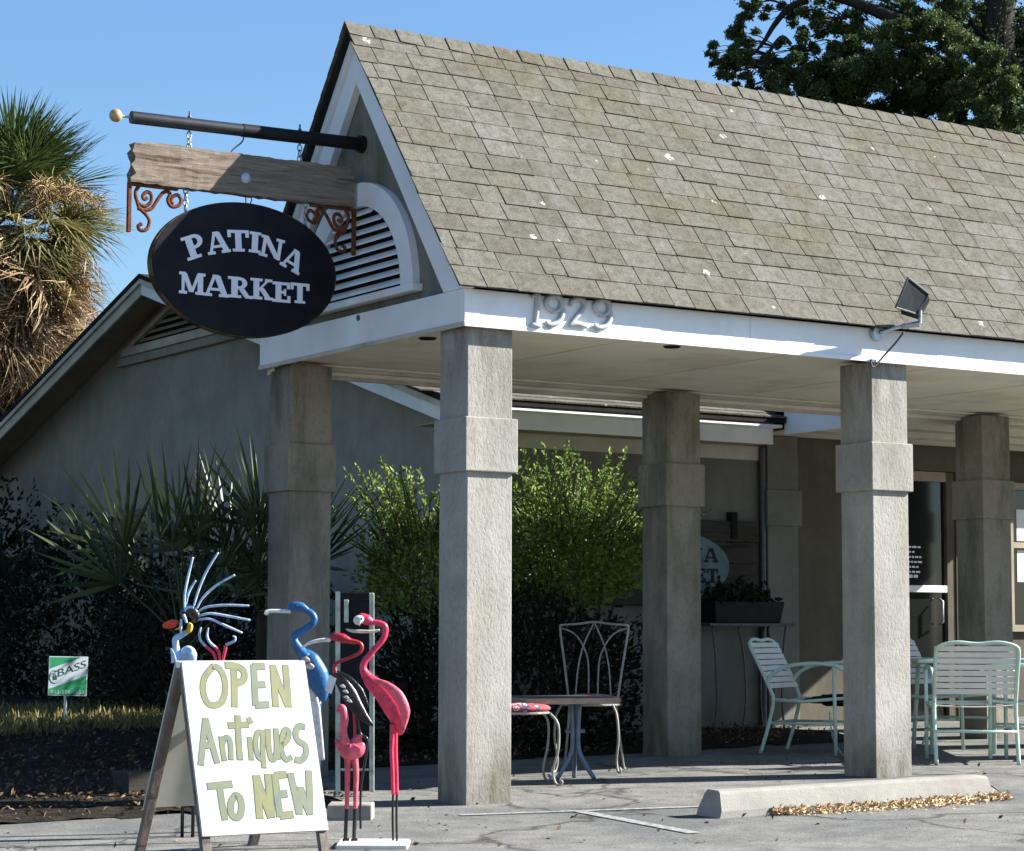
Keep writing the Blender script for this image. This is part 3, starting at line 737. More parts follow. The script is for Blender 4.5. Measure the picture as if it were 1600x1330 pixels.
def link_ring(mb, c, r, th, ax):      # one oval chain link
    n = 12; P = []
    for i in range(n+1):
        a = 2*math.pi*i/n; u = math.cos(a)*r*.62; v = math.sin(a)*r
        P.append(Vector(c) + (Vector((u, 0, v)) if ax == 0 else Vector((0, u, v))))
    mb.tube(P, th, 6, cap=False)
def chain(parent, x, y, z1, z0):
    r = .021; k = 0; z = z1 - r
    while z > z0:
        mb = MB(); link_ring(mb, (x, y, z), r, .0048, k % 2); mb.build('chain_link', MT['galv'], parent, smooth=True); z -= r*1.55; k += 1
for px in (295, 468):
    x = px2x(px)
    mb = MB(); mb.tube([(x, SY, pz(x)+.075), (x, SY, pz(x)-.05)], .0055, 8); mb.build('eye_bolt', MT['steel_dark'], pole)
    mb = MB(); mb.ball((x, SY, pz(x)+.042), .011, 8, 6); mb.build('bolt_nut', MT['steel_dark'], pole)
BZ0, BZ1, BX0, BX1 = 3.428, 3.664, -1.474, -.074
beam = thing('sign_beam', ((BX0+BX1)/2, SY, BZ0), 'weathered grey timber with a ragged left end, hung on chains under the pipe', 'timber')
# ragged timber: sweep of sections
bm_ = MB(); secs = []; rb_ = random.Random(9); n = 40; th = .034
for i in range(n+1):
    x = BX0 + (BX1-BX0)*i/n
    e = .004
    t = BZ1 + rb_.uniform(-e, e) - (.012 if i < 2 else 0); b = BZ0 + rb_.uniform(-e, e) + (.006 if i > n-3 else 0)
    jag = lambda: (rb_.uniform(-.022, .014) if i == 0 else (rb_.uniform(-.004, .004) if i == n else 0))
    m = 9
    ring = [(x + jag(), SY - th + rb_.uniform(-.002, .002), b + (t-b)*k/m) for k in range(m+1)] + [(x + jag(), SY + th, b + (t-b)*k/m) for k in range(m, -1, -1)]
    secs.append(ring)
m2 = len(secs[0]); vs = [p for r in secs for p in r]
fs = [(i*m2+k, (i+1)*m2+k, (i+1)*m2+(k+1) % m2, i*m2+(k+1) % m2) for i in range(n) for k in range(m2)]
q = m2 // 2
for base, flip in ((0, False), (n*m2, True)):
    for k in range(q-1):
        f_ = (base+k, base+k+1, base+m2-2-k, base+m2-1-k); fs.append(f_ if not flip else tuple(reversed(f_)))
bm_.add(vs, fs); bm_.build('timber', MT['beam'], beam)
mb = MB(); kx = on(385, 278, 1, SY-.035); mb.tube([(kx.x, SY-th-.004, kx.z), (kx.x, SY-th+.002, kx.z)], [.026, .034], 14); mb.build('bolt_head', MT['galv'], beam, smooth='auto')
for px in (295, 468):
    x = px2x(px); chain(beam, x, SY, pz(x)-.045, BZ1 - .01)
hk = [on(*p_, 1, SY) for p_ in ((381, 213), (378, 222), (362, 236), (366, 240), (380, 242), (382, 251))]
mb = MB(); mb.tube(smoothpath(hk), .0045, 6); mb.build('wire_hook', MT['steel_dark'], beam, smooth=True)
def spiral(cx, cz, r0, r1, a0, a1, n=26):
    return [Vector((cx + (r0+(r1-r0)*i/n)*math.cos(a0+(a1-a0)*i/n), SY, cz + (r0+(r1-r0)*i/n)*math.sin(a0+(a1-a0)*i/n))) for i in range(n+1)]
Z1 = lambda x, y: on(150 + x/2.463, 20 + y/2.463, 1, SY)
def scroll(parent, pts, wd=.011): 
    mb = MB(); mb.tube(smoothpath(pts, 5), wd, 8, flat=.8); return mb
# left scroll bracket
LB = [[(145, 655), (145, 750), (138, 845)], [(140, 662), (220, 668), (325, 680)]]
br = MB()
br.box(Z1(134,0).x, Z1(134,0).x+.022, SY-.012, SY+.012, Z1(140,845).z, BZ0-.001); b0 = br.build('bracket_bar', MT['rust'], beam, bevel=.002)
br = MB(); br.box(Z1(134,0).x+.0225, Z1(325,0).x, SY-.012, SY+.012, BZ0-.016, BZ0-.001); br.build('bracket_bar', MT['rust'], beam, bevel=.002)
s1 = [(198,712),(185,718),(180,705),(195,690),(212,700),(210,730),(185,745),(158,725),(152,690),(165,668)]
s2 = [(298,735),(288,725),(296,708),(315,702),(327,722),(318,742),(290,746),(276,722),(285,695),(262,690),(240,715),(215,752),(185,760),(160,752)]
s3 = [(152,700),(165,748),(190,775),(205,800),(196,832),(172,838),(162,822),(176,812)]
for s_ in (s1, s2, s3):
    scroll(beam, [Z1(*p_) for p_ in s_]).build('bracket_scroll', MT['rust'], beam, smooth=True)
# right bracket mirrored about the beam centre
mx = BX0 + BX1
br = MB(); br.box(mx - Z1(134,0).x - .022, mx - Z1(134,0).x, SY-.012, SY+.012, Z1(140,845).z, BZ0-.001); br.build('bracket_bar', MT['rust'], beam, bevel=.002)
br = MB(); br.box(mx - Z1(325,0).x, mx - Z1(134,0).x - .0225, SY-.012, SY+.012, BZ0-.016, BZ0-.001); br.build('bracket_bar', MT['rust'], beam, bevel=.002)
for s_ in (s1, s2, s3):
    pts = [Z1(*p_) for p_ in s_]; scroll(beam, [Vector((mx - p_.x, p_.y, p_.z)) for p_ in pts]).build('bracket_scroll', MT['rust'], beam, smooth=True)
# oval board
SC = Vector((-.775, SY, 2.994)); SA, SB, ST = .588, .39, .028
sign = thing('oval_sign', (SC.x, SY, SC.z - SB), 'black oval hanging sign with white letters reading PATINA MARKET', 'sign')
n = 72; el = lambda k, y: [(SC.x + SA*k*math.cos(2*math.pi*i/n), y, SC.z + SB*k*math.sin(2*math.pi*i/n)) for i in range(n)]
mb = MB(); mb.prism(el(1, SY-ST+.003), (0, 2*ST-.006, 0)); edge = mb.build('rim', MT['sign_edge'], sign, smooth='auto')
mb = MB(); mb.prism(el(.985, SY-ST-.001), (0, .0035, 0)); mb.build('face', MT['sign'], sign)
mb = MB(); mb.prism(el(.985, SY+ST-.0025), (0, .0035, 0)); mb.build('face', MT['sign'], sign)
for px in (291, 478):
    x = px2x(px); zt = SC.z + SB*math.sqrt(max(0, 1-((x-SC.x)/SA)**2)); chain(sign, x, SY, BZ0 + .01, zt - .01)
mb = MB()
for dx in (-.012, .012): mb.tube([(SC.x+.02+dx, SY, SC.z+SB-.01), (SC.x+.025+dx*1.6, SY, SC.z+SB+.03), (SC.x+.02+dx, SY, BZ0+.006)], .004, 6)
mb.build('wire_tie', MT['steel_dark'], sign)
# slab-serif letters, built from strokes in a unit cell
def S(x0, y0, x1, y1, w_): return ('s', x0, y0, x1, y1, w_)
def Bx(x0, x1, y0, y1): return ('b', x0, x1, y0, y1)
def Ar(cx, cy, rx, ry, a0, a1, w_): return ('a', cx, cy, rx, ry, a0, a1, w_)
GL = {
 'P': (.78, [Bx(.14,.40,0,1), Bx(0,.56,0,.13), Bx(0,.30,.87,1), Bx(.3,.48,.85,1), Bx(.3,.48,.40,.54), Ar(.46,.70,.22,.225,-90,90,.19)]),
 'A': (1.0, [S(.14,.06,.44,.97,.13), S(.86,.06,.54,.97,.25), Bx(.30,.72,.27,.39), Bx(0,.34,0,.13), Bx(.62,1.02,0,.13), Bx(.36,.6,.88,1)]),
 'T': (.9, [Bx(.32,.58,0,1), Bx(.20,.70,0,.13), Bx(0,.9,.86,1), Bx(0,.14,.66,.9), Bx(.76,.9,.66,.9)]),
 'I': (.5, [Bx(.12,.38,0,1), Bx(0,.5,0,.13), Bx(0,.5,.87,1)]),
 'N': (1.0, [Bx(.10,.24,0,1), S(.18,.97,.80,.03,.25), Bx(.76,.90,0,1), Bx(0,.36,0,.13), Bx(0,.3,.87,1), Bx(.64,1.0,.87,1)]),
 'M': (1.15, [Bx(.12,.25,0,1), S(.24,.95,.56,.10,.21), S(.88,.95,.58,.10,.13), Bx(.84,1.08,0,1), Bx(0,.36,0,.13), Bx(.74,1.18,0,.13), Bx(0,.3,.87,1), Bx(.86,1.18,.87,1)]),
 'R': (.95, [Bx(.14,.40,0,1), Bx(0,.54,0,.13), Bx(0,.30,.87,1), Bx(.3,.50,.85,1), Bx(.3,.50,.42,.56), Ar(.48,.71,.20,.21,-90,90,.19), S(.52,.48,.78,.06,.24), Bx(.70,.98,0,.13)]),
 'K': (1.0, [Bx(.14,.40,0,1), Bx(0,.54,0,.13), Bx(0,.54,.87,1), S(.36,.42,.80,.95,.12), S(.48,.55,.82,.06,.25), Bx(.66,.98,.87,1), Bx(.64,1.02,0,.13)]),
 'E': (.82, [Bx(.14,.40,0,1), Bx(0,.8,0,.14), Bx(0,.78,.86,1), Bx(.36,.58,.44,.57), Bx(.52,.62,.34,.67), Bx(.68,.82,0,.34), Bx(.66,.79,.68,1)]),
}
def poly_parts(g):
    out = []
    for p in g:
        if p[0] == 'b': out.append([(p[1],p[3]),(p[2],p[3]),(p[2],p[4]),(p[1],p[4])])
        elif p[0] == 's':
            _, x0, y0, x1, y1, w_ = p; out.append([(x0-w_/2,y0),(x0+w_/2,y0),(x1+w_/2,y1),(x1-w_/2,y1)])
        else:
            _, cx, cy, rx, ry, a0, a1, w_ = p; k = 8
            A_ = [R_(a0+(a1-a0)*i/k) for i in range(k+1)]
            for i in range(k):
                q_ = []
                for a_, s_ in ((A_[i],1),(A_[i+1],1),(A_[i+1],-1),(A_[i],-1)):
                    q_.append((cx + (rx+s_*w_/2)*math.cos(a_), cy + (ry+s_*w_*.36)*math.sin(a_)))
                out.append(q_)
    return out
def letter3d(ch, origin, ux, uz, hgt, wid, rot, parent, mat, nrm_, th=.004, name='letter'):
    adv, g = GL[ch]; mb = MB(); k = 0
    ca, sa = math.cos(rot), math.sin(rot)
    for pl_ in poly_parts(g):
        pts = []
        for (a, b) in pl_:
            a = (a/adv - .5) * wid; b = (b - .5) * hgt
            a, b = a*ca - b*sa, a*sa + b*ca
            pts.append(origin + ux*a + uz*b)
        mb.prism(pts, nrm_ * (th + .00025*k)); k += 1
    return mb.build(name, mat, parent)
UX, UZ = Vector((1,0,0)), Vector((0,0,1)); yf = SY - ST - .0012
K = 1/2.463 * 12.75/FPX
for ch, cx, cy, wd, ht, rot in (('P',376,900,80,92,22),('A',466,885,88,86,13),('T',547,878,84,84,4),('I',611,884,46,82,-2),('N',676,905,94,84,-9),('A',757,952,84,88,-24),
                                ('M',368,1042,98,84,0),('A',461,1051,96,84,0),('R',552,1058,92,82,0),('K',636,1064,88,82,0),('E',713,1076,72,80,0),('T',784,1080,76,80,0)):
    o_ = on(150+cx/2.463, 20+cy/2.463, 1, yf)
    letter3d(ch, o_, UX, UZ, ht*K, wd*K/.92, R_(rot), sign, MT['letter'], Vector((0,-1,0)))

# ------------------------------------------------------------------ house number 1929 on the fascia
num = thing('house_number', (.39, FY0, 2.62), 'raised white numerals 1929 on the white fascia', 'house number')
Z8 = lambda x, y: on(680 + x/1.7391, 400 + y/1.7391, 1, FY0 - .012)
DIG = [[[(262,112),(276,104),(280,112),(276,150),(272,182)], [(260,188),(288,190)]],
       [[(322,150),(306,140),(302,124),(314,110),(336,112),(344,130),(336,148),(316,152)], [(344,128),(346,158),(334,180),(312,188),(300,178)]],
       [[(368,136),(372,122),(388,116),(404,124),(402,144),(384,166),(364,190)], [(364,190),(384,184),(414,194)]],
       [[(452,160),(438,150),(434,134),(446,120),(466,122),(474,140),(466,158),(446,162)], [(474,138),(476,168),(464,190),(444,196),(432,188)]]]
for d_ in DIG:
    mb = MB()
    for st in d_:
        pts = smoothpath([Z8(*p_) for p_ in st], 5); k = len(pts)
        rs = [.010 + .008*math.sin(math.pi*i/(k-1)) for i in range(k)]
        mb.tube(pts, rs, 8, up=(0, -1, 0), flat=1.0)
    mb.build('numeral', MT['numeral'], num, smooth=True)

# ------------------------------------------------------------------ floodlight
fl = thing('floodlight', (2.934, FY0, 2.776), 'black square floodlight on a grey arm mounted on the white fascia', 'floodlight')
c0 = Vector((2.915, FY0, 2.765))
mb = MB(); mb.tube([c0 + Vector((0,-.0005,0)), c0 + Vector((0,-.035,0))], [.05,.046], 20); mb.build('mounting_box', MT['galv'], fl, smooth='auto')
e1 = on(1410, 510, 1, -.20); e2 = on(1437, 506, 1, -.28); e3 = on(1438, 485, 1, -.28)
mb = MB(); mb.tube([c0 + Vector((0,-.034,0)), on(1392,514,1,-.12), e1], .011, 10); mb.build('arm', MT['galv'], fl, smooth='auto')
mb = MB(); mb.tube([e1, e2], [.017, .019], 10); mb.build('knuckle', MT['galv'], fl, smooth='auto')
mb = MB(); mb.tube([e2, e3], .012, 10); mb.build('lamp_bracket', MT['galv'], fl, smooth='auto')
cd = [on(1412, 519, 1, -.19), on(1400, 535, 1, -.14), on(1382, 555, 1, -.085), on(1364, 574, 1, FY0-.018), Vector((2.862, FY0-.012, 2.60))]
mb = MB(); mb.tube(smoothpath(cd, 4), .0065, 8); mb.build('cable', MT['steel_dark'], fl, smooth=True)
hc = on(1427, 470, 1, -.30)
f2 = [on(1425,446,1,-.33), on(1453,468,1,-.24), on(1437,496,1,-.22), on(1408,487,1,-.31)]   # back face
dv = Vector((-.075, -.05, .02))
big = [c + (c - hc)*.12 + dv for c in f2]
mb = MB(); mb.prism(f2, Vector((.022,.03,-.012))); 
vs = f2 + big; mb2 = MB(); mb2.add(vs, [(0,1,5,4),(1,2,6,5),(2,3,7,6),(3,0,4,7),(4,5,6,7),(3,2,1,0)]); mb2.build('lamp_housing', MT['lamp_glass'], fl, bevel=.004)
mb.build('back_cover', MT['lamp_glass'], fl, bevel=.003)
fr = MB(); fr.tube([b + dv*.06 for b in big] + [big[0] + dv*.06], .007, 8); fr.build('lens_frame', MT['steel_dark'], fl)

# ------------------------------------------------------------------ plank sign, console table and planter by the shop wall
ps = thing('plank_sign', (4.5, YW, 1.1), 'dark plank panel with faded pale blue oval behind the back column', 'sign')
for i in range(4):
    mb = MB(); z = 1.135 + i*.175; mb.box(3.62 + .01*(i % 2), 5.255 - .012*(i % 3), YW-.055, YW-.02, z, z+.167); mb.build('plank', MT['plank'], ps, bevel=.004)
for x in (3.85, 4.96):
    mb = MB(); mb.box(x, x+.06, YW-.07, YW-.0555, 1.68, 1.90); mb.build('batten', MT['dark'], ps)
    mb = MB(); mb.box(x, x+.06, YW-.0195, YW-.0005, 1.12, 1.90); mb.build('wall_batten', MT['dark'], ps)
oc = Vector((4.42, YW-.0555, 1.455)); n = 48
mb = MB(); mb.prism([(oc.x + .52*math.cos(2*math.pi*i/n), oc.y, oc.z + .27*math.sin(2*math.pi*i/n)) for i in range(n)], (0, -.004, 0)); mb.build('oval_panel', MT['oval_blue'], ps)
for word, zc, ht in (('PATINA', 1.545, .115), ('MARKET', 1.38, .115)):
    tot = sum(GL[c][0] for c in word); x = oc.x - .41; 
    for c in word:
        wd = GL[c][0]/tot*.82; letter3d(c, Vector((x+wd/2, oc.y-.0042, zc)), UX, UZ, ht, wd*.9, 0, ps, MT['black_paint'], Vector((0,-1,0)), .002); x += wd
ct = thing('console_table', (4.9, 3.75, gz(4.9, 3.75)), 'narrow wire-legged table carrying a black planter by the wall', 'table')
mb = MB(); mb.box(4.40, 5.26, 3.55, 3.92, .975, 1.0); mb.build('table_top', MT['steel_dark'], ct, bevel=.004)
g0 = gz(4.9, 3.75)
for x, y, dx in ((4.46, 3.6, .03), (4.46, 3.87, .03), (5.2, 3.6, -.03), (5.2, 3.87, -.03), (4.72, 3.6, .05), (5.02, 3.6, .04)):
    mb = MB(); mb.tube(smoothpath([(x, y, .975), (x+dx, y, .75), (x+dx*1.4, y, .4), (x+dx*.6, y, g0)], 4), .009, 6); mb.build('leg', MT['steel_dark'], ct, smooth=True)
pt = thing('black_planter', (4.8, 3.72, 1.0), 'black trough planter standing on the narrow table', 'planter')
mb = MB(); mb.hexa([(4.50,3.60,1.001),(5.15,3.60,1.001),(5.15,3.85,1.001),(4.50,3.85,1.001),(4.47,3.58,1.17),(5.18,3.58,1.17),(5.18,3.87,1.17),(4.47,3.87,1.17)]); mb.build('trough', MT['black_paint'], pt, bevel=.006)
C = np.stack([RNG.uniform(4.48, 5.1, 500), RNG.uniform(3.6, 3.85, 500), 1.16 + np.abs(RNG.normal(0, .07, 500))], 1); leaves('foliage', MT['dark_bush'], C, .06, pt)

# ------------------------------------------------------------------ mint strap chairs and patio table
def strap_chair(loc, rz, label, seat_item=False):
    t = thing('patio_chair', loc, label, 'chair', 'mint patio chairs with white straps', rz)
    if rz == 0: ORG[t.name] = Vector((0,0,0))
    W2 = .265
    back = lambda s: Vector((-.03 - s*.17, 0, .44 + s*.34))
    for sgn in (1, -1):
        y = sgn*W2
        mb = MB(); mb.tube(smoothpath([(-.11,y,0),(-.055,y,.17),(-.015,y,.33),(-.015,y,.41)], 4), .0135, 8); mb.build('rear_leg', MT['mint'], t, smooth=True)
        mb = MB(); mb.tube([(.44,y,0),(.435,y,.3),(.43,y,.60)], .0135, 8); mb.build('front_leg', MT['mint'], t, smooth=True)
        mb = MB(); mb.tube(smoothpath([(-.055,y,.50),(0,y,.56),(.10,y,.605),(.28,y,.625),(.43,y,.615),(.50,y,.585)], 4), .0145, 8); mb.build('armrest', MT['mint'], t, smooth=True)
        mb = MB(); mb.tube([(-.015,y*.98,.37),(.2,y*.98,.362),(.45,y*.98,.385)], .012, 8); mb.build('seat_rail', MT['mint'], t, smooth=True)
        mb = MB(); mb.tube([(-.045,y*.99,.21),(.435,y*.99,.21)], .009, 6); mb.build('side_stretcher', MT['mint'], t, smooth=True)
    p = [(-.015,-W2,.40)] + [tuple(back(s) + Vector((0,-W2,0))) for s in (.15,.5,.85)] + [tuple(back(.97) + Vector((0,-W2+.03,0))), tuple(back(1.03) + Vector((0,-W2*.5,0))), tuple(back(1.0)), tuple(back(1.03) + Vector((0,W2*.5,0))), tuple(back(.97) + Vector((0,W2-.03,0)))] + [tuple(back(s) + Vector((0,W2,0))) for s in (.85,.5,.15)] + [(-.015,W2,.40)]
    mb = MB(); mb.tube(smoothpath(p, 5), .0135, 8); mb.build('back_frame', MT['mint'], t, smooth=True)
    mb = MB(); mb.tube([(-.05,-W2,.21),(-.05,W2,.21)], .011, 8); mb.build('stretcher', MT['mint'], t, smooth=True)
    mb = MB(); mb.tube([(.45,-W2,.385),(.45,W2,.385)], .011, 8); mb.build('stretcher', MT['mint'], t, smooth=True)
    nb = 8
    for i in range(nb):
        s0 = .02 + i*.118; a, b = back(s0), back(s0+.098); d = Vector((.011,0,.004))
        mb = MB(); vs = []
        ny = 6
        for k in range(ny+1):
            y = -W2-.012 + (2*W2+.024)*k/ny; sag = -.010*(1-(2*k/ny-1)**2)
            for q in (a, b):
                vs.append(Vector((q.x+sag+.013, y, q.z+.005))); vs.append(Vector((q.x+sag+.009, y, q.z+.005)))
        fs = []
        for k in range(ny):
            o4 = k*4; fs += [(o4, o4+4, o4+6, o4+2), (o4+1, o4+3, o4+7, o4+5), (o4, o4+1, o4+5, o4+4), (o4+2, o4+6, o4+7, o4+3)]
        fs += [(0,2,3,1), (ny*4, ny*4+1, ny*4+3, ny*4+2)]
        mb.add(vs, fs); mb.build('back_strap', MT['strap'], t)
    for i in range(8):
        x0 = .01 + i*.055; z = .378 + (.008 if i > 5 else 0) - .008*math.sin(i/7*math.pi)
        mb = MB(); vs = []
        for k in range(7):
            y = -W2-.005 + (2*W2+.01)*k/6; sag = -.012*(1-(2*k/6-1)**2)
            vs += [(x0,y,z+sag), (x0+.047,y,z+sag), (x0+.047,y,z+sag+.004), (x0,y,z+sag+.004)]
        fs = [(k*4+j, (k+1)*4+j, (k+1)*4+(j+1) % 4, k*4+(j+1) % 4) for k in range(6) for j in range(4)] + [(0,1,2,3), (27,26,25,24)]
        mb.add(vs, fs); mb.build('seat_strap', MT['strap'], t)
    return t
VA = math.atan2(cFh.y, cFh.x); RA = math.atan2(cR.y, cR.x)
def gp(px, py, D): p = at(px, py, D); return (p.x, p.y, gz(p.x, p.y))
strap_chair(gp(1524, 1185, 14.85), VA + R_(-4), 'mint tube chair with its strapped back to us, right of the sunlit column')
strap_chair(gp(1232, 1172, 15.95), RA - R_(27), 'mint strap chair seen side-on, between the two column rows left of the sunlit column')
strap_chair(gp(1440, 1170, 16.4), RA - R_(35), 'mint strap chair half hidden behind the sunlit front column')
strap_chair(gp(1655, 1200, 15.3), RA + R_(165), 'mint strap chair cut off by the right edge, by the table')
tc = at(1560, 1100, 15.9)
pt2 = thing('patio_table', (tc.x, tc.y, gz(tc.x, tc.y)), 'white-topped patio table on mint tube legs among the strap chairs', 'table')
g0 = gz(tc.x, tc.y)
def corners(hx, hy, z): return [Vector((tc.x, tc.y, z)) + cR*a*hx + cFh*b*hy for a, b in ((-1,-1),(1,-1),(1,1),(-1,1))]
mb = MB(); mb.prism(corners(.62, .42, .728), (0, 0, .022)); mb.build('table_top', MT['table_white'], pt2, bevel=.005)
rim = corners(.625, .425, .735); mb = MB(); mb.tube(rim + [rim[0]], .014, 8); mb.build('table_rim', MT['mint'], pt2)
for c in corners(.5, .32, .727):
    mb = MB(); mb.tube([c, Vector((c.x, c.y, g0)) + (c - Vector((tc.x, tc.y, .727)))*.08], .015, 8); mb.build('leg', MT['mint'], pt2, smooth=True)
# chain locking the chairs
lc = thing('lock_chain', gp(1310, 1180, 15.4), 'thin steel chain hanging from the side-on mint chair to the floor', 'chain')
P = smoothpath([at(1296, 1112, 15.6), at(1299, 1140, 15.6), at(1304, 1160, 15.55), at(1318, 1180, 15.5), at(1345, 1186, 15.6)], 8)
for i in range(0, len(P)-1):
    mb = MB(); d = (P[i+1]-P[i]); c = (P[i]+P[i+1])/2; u = d.normalized(); v = u.orthogonal().normalized(); v = Matrix.Rotation(i*math.pi/2, 3, u) @ v
    r = d.length*.62; mb.tube([c + u*r*math.cos(a) + v*r*.55*math.sin(a) for a in [2*math.pi*k/8 for k in range(9)]], .0032, 5, cap=False); mb.build('chain_link', MT['galv'], lc)
cl = thing('dark_bundle', gp(1300, 1175, 15.7), 'dark crumpled bundle lying on the seat of the side-on mint chair', 'bundle')
bc = at(1303, 1094, 15.75); mb = MB()
vs = []; nu, nv = 18, 10
for j in range(nv+1):
    th_ = math.pi*j/nv
    for i in range(nu):
        ph = 2*math.pi*i/nu; k = 1 + .22*math.sin(ph*3+j) + .12*math.cos(ph*5-j*2)
        vs.append(bc + cR*(.17*k*math.sin(th_)*math.cos(ph)) + cFh*(.13*k*math.sin(th_)*math.sin(ph)) + Vector((0,0,.035*math.cos(th_)*k)))
mb.add(vs, [(j*nu+i, (j+1)*nu+i, (j+1)*nu+(i+1) % nu, j*nu+(i+1) % nu) for j in range(nv) for i in range(nu)]); mb.build('bundle', MT['dark'], cl, smooth=True)

# ------------------------------------------------------------------ bistro set
def Z9(x, y, D): return at(780 + x/4.433, 960 + y/4.433, D)
bt = thing('bistro_table', gp(895, 1215, 14.0), 'low square table with a wood-edged top beside the patterned chairs', 'table')
tcx = at(868, 1095, 13.75); zt = .535
A_ = R_(20)
e1 = (cR*math.cos(A_) + cFh*math.sin(A_)); e2 = (cFh*math.cos(A_) - cR*math.sin(A_))
q = [Vector((tcx.x, tcx.y, zt-.035)) + e1*a*.30 + e2*b*.30 for a, b in ((-1,-1),(1,-1),(1,1),(-1,1))]
mb = MB(); mb.prism(q, (0,0,.035)); top = mb.build('table_top', MT['table_wood'], bt, bevel=.004)
q = [Vector((tcx.x, tcx.y, zt+.0005)) + e1*a*.275 + e2*b*.275 for a, b in ((-1,-1),(1,-1),(1,1),(-1,1))]
mb = MB(); mb.prism(q, (0,0,.003)); mb.build('inset_panel', MT['steel_dark'], bt)
gt = gz(tcx.x, tcx.y)
for a in (0, 1, 2):
    an = -.5 + a*2.094; dv = cR*math.cos(an) + cFh*math.sin(an)
    b0 = Vector((tcx.x, tcx.y, 0)) + cR*.12
    mb = MB(); mb.tube(smoothpath([b0 + dv*.03 + Vector((0,0,zt-.036)), b0 + dv*.02 + Vector((0,0,.35)), b0 + dv*.03 + Vector((0,0,.2)), b0 + dv*.13 + Vector((0,0,gt+.012))], 5), .014, 8); mb.build('leg', MT['blue_leg'], bt, smooth=True)
mb = MB(); b0 = Vector((tcx.x, tcx.y, .33)) + cR*.12; mb.tube([b0 - cR*.06, b0 + cR*.06], .012, 8); mb.build('leg_collar', MT['blue_leg'], bt)
def bistro_chair(loc, rz, label):
    t = thing('bistro_chair', loc, label, 'chair', 'white wire bistro chairs', rz)
    ORG[t.name] = Vector((0,0,0)); wm = MT['wire_white']; r = .008
    # forward +x ; seat z .44
    for sy in (1, -1):
        mb = MB(); mb.tube(smoothpath([(.17,sy*.16,.425),(.215,sy*.19,.36),(.215,sy*.2,.22),(.185,sy*.185,.09),(.20,sy*.195,.02),(.225,sy*.21,.012),(.235,sy*.215,.03),(.22,sy*.207,.04)], 4), r, 7); mb.build('front_leg', wm, t, smooth=True)
        mb = MB(); mb.tube(smoothpath([(-.17,sy*.15,.425),(-.20,sy*.165,.25),(-.235,sy*.19,.03),(-.25,sy*.2,.008)], 4), r, 7); mb.build('rear_leg', wm, t, smooth=True)
    bk = lambda y, z: Vector((-.18 - (z-.43)*.16, y, z))
    fr = [bk(-.155,.43), bk(-.19,.68), bk(-.222,.90), bk(-.205,.925), bk(-.11,.932), bk(0,.945), bk(.11,.932), bk(.205,.925), bk(.222,.90), bk(.19,.68), bk(.155,.43)]
    mb = MB(); mb.tube(smoothpath(fr, 5), r, 7); mb.build('back_frame', wm, t, smooth=True)
    for sy in (1, -1):
        mb = MB(); mb.tube(smoothpath([bk(sy*.002,.94), bk(sy*.065,.80), bk(sy*.10,.65), bk(sy*.115,.45)], 5), .0055, 6); mb.build('back_wire', wm, t, smooth=True)
        mb = MB(); mb.tube(smoothpath([bk(sy*.215,.905), bk(sy*.13,.87), bk(sy*.07,.79), bk(sy*.035,.68), bk(sy*.03,.45)], 5), .0055, 6); mb.build('back_wire', wm, t, smooth=True)
    ring = [(.19*math.cos(a), .19*math.sin(a), .425) for a in [2*math.pi*i/24 for i in range(25)]]
    mb = MB(); mb.tube(ring, r, 6, cap=False); mb.build('seat_ring', wm, t)
    mb = MB(); mb.ball((0,0,.452), .205, 24, 12, (1,1,.19)); mb.build('seat_cushion', MT['cushion'], t, smooth=True)
    return t
p_ = gp(922, 1205, 14.35)
bistro_chair(p_, VA + math.pi - R_(8), 'white wire chair with looped back standing behind the low table')
bistro_chair(gp(808, 1225, 13.45), RA + R_(8), 'wire chair with red patterned cushion, half hidden by the nearest column')

# ------------------------------------------------------------------ wheel stop and its leaves
w0 = Vector((.70, -1.22, 0)); w1 = Vector((2.62, -1.30, 0)); dw = (w1-w0).normalized(); sw_ = Vector((-dw.y, dw.x, 0))
prof = [(-.105, 0), (-.100, .035), (-.062, .118), (-.045, .13), (.045, .13), (.062, .118), (.10, .035), (.105, 0)]
mb = MB(); n = 20; vs = []
rw = random.Random(2)
for i in range(n+1):
    t = i/n; inset = 1.0; c = w0 + (w1-w0)*t
    hs = 1 - (.30 if i == n else .04 if i == n-1 else .0)
    for (a, h) in prof: 
        p = c + sw_*(a + rw.uniform(-.002,.002)) + dw*(-.10*h/.13 if i == n else .03*h/.13 if i == 0 else 0); vs.append((p.x, p.y, gz(p.x, p.y) + h*hs + rw.uniform(-.002,.002)*(h > 0)))
k = len(prof)
fs = [(i*k+j, i*k+j+1, (i+1)*k+j+1, (i+1)*k+j) for i in range(n) for j in range(k-1)] + [tuple(range(k)), tuple(reversed(range(n*k, n*k+k)))]
mb.add(vs, fs); ws = mb.build('wheel_stop', MT['concrete'], bevel=.004); tag(ws, 'weathered concrete wheel stop lying on the asphalt', 'wheel stop')
n = 2400; t = RNG.uniform(.16, .99, n); off = np.abs(RNG.normal(0, 1, n)) * (.02 + .06*np.sin(np.clip((t-.16)/.84, 0, 1)*math.pi)**.6)
C = np.array([[w0.x + (w1.x-w0.x)*a - sw_.x*(.10+b), w0.y + (w1.y-w0.y)*a - sw_.y*(.10+b), 0] for a, b in zip(t, off)])
C[:, 2] = [gz(a, b) + .006 for a, b, _ in C]; C[:, 2] += RNG.uniform(0, .03, n) * np.clip(1 - off/.12, 0, 1)
lv = leaves('dry_leaf_drift', MT['litter_pale'], C, .025, kind='stuff', updir=np.tile([1, 0, 0.05], (n, 1)), jit=.6, nrm=np.tile([0, -.3, 1], (n, 1)), aspect=.45); lv['label'] = 'pale dry leaves drifted along the wheel stop'; lv['category'] = 'leaves'
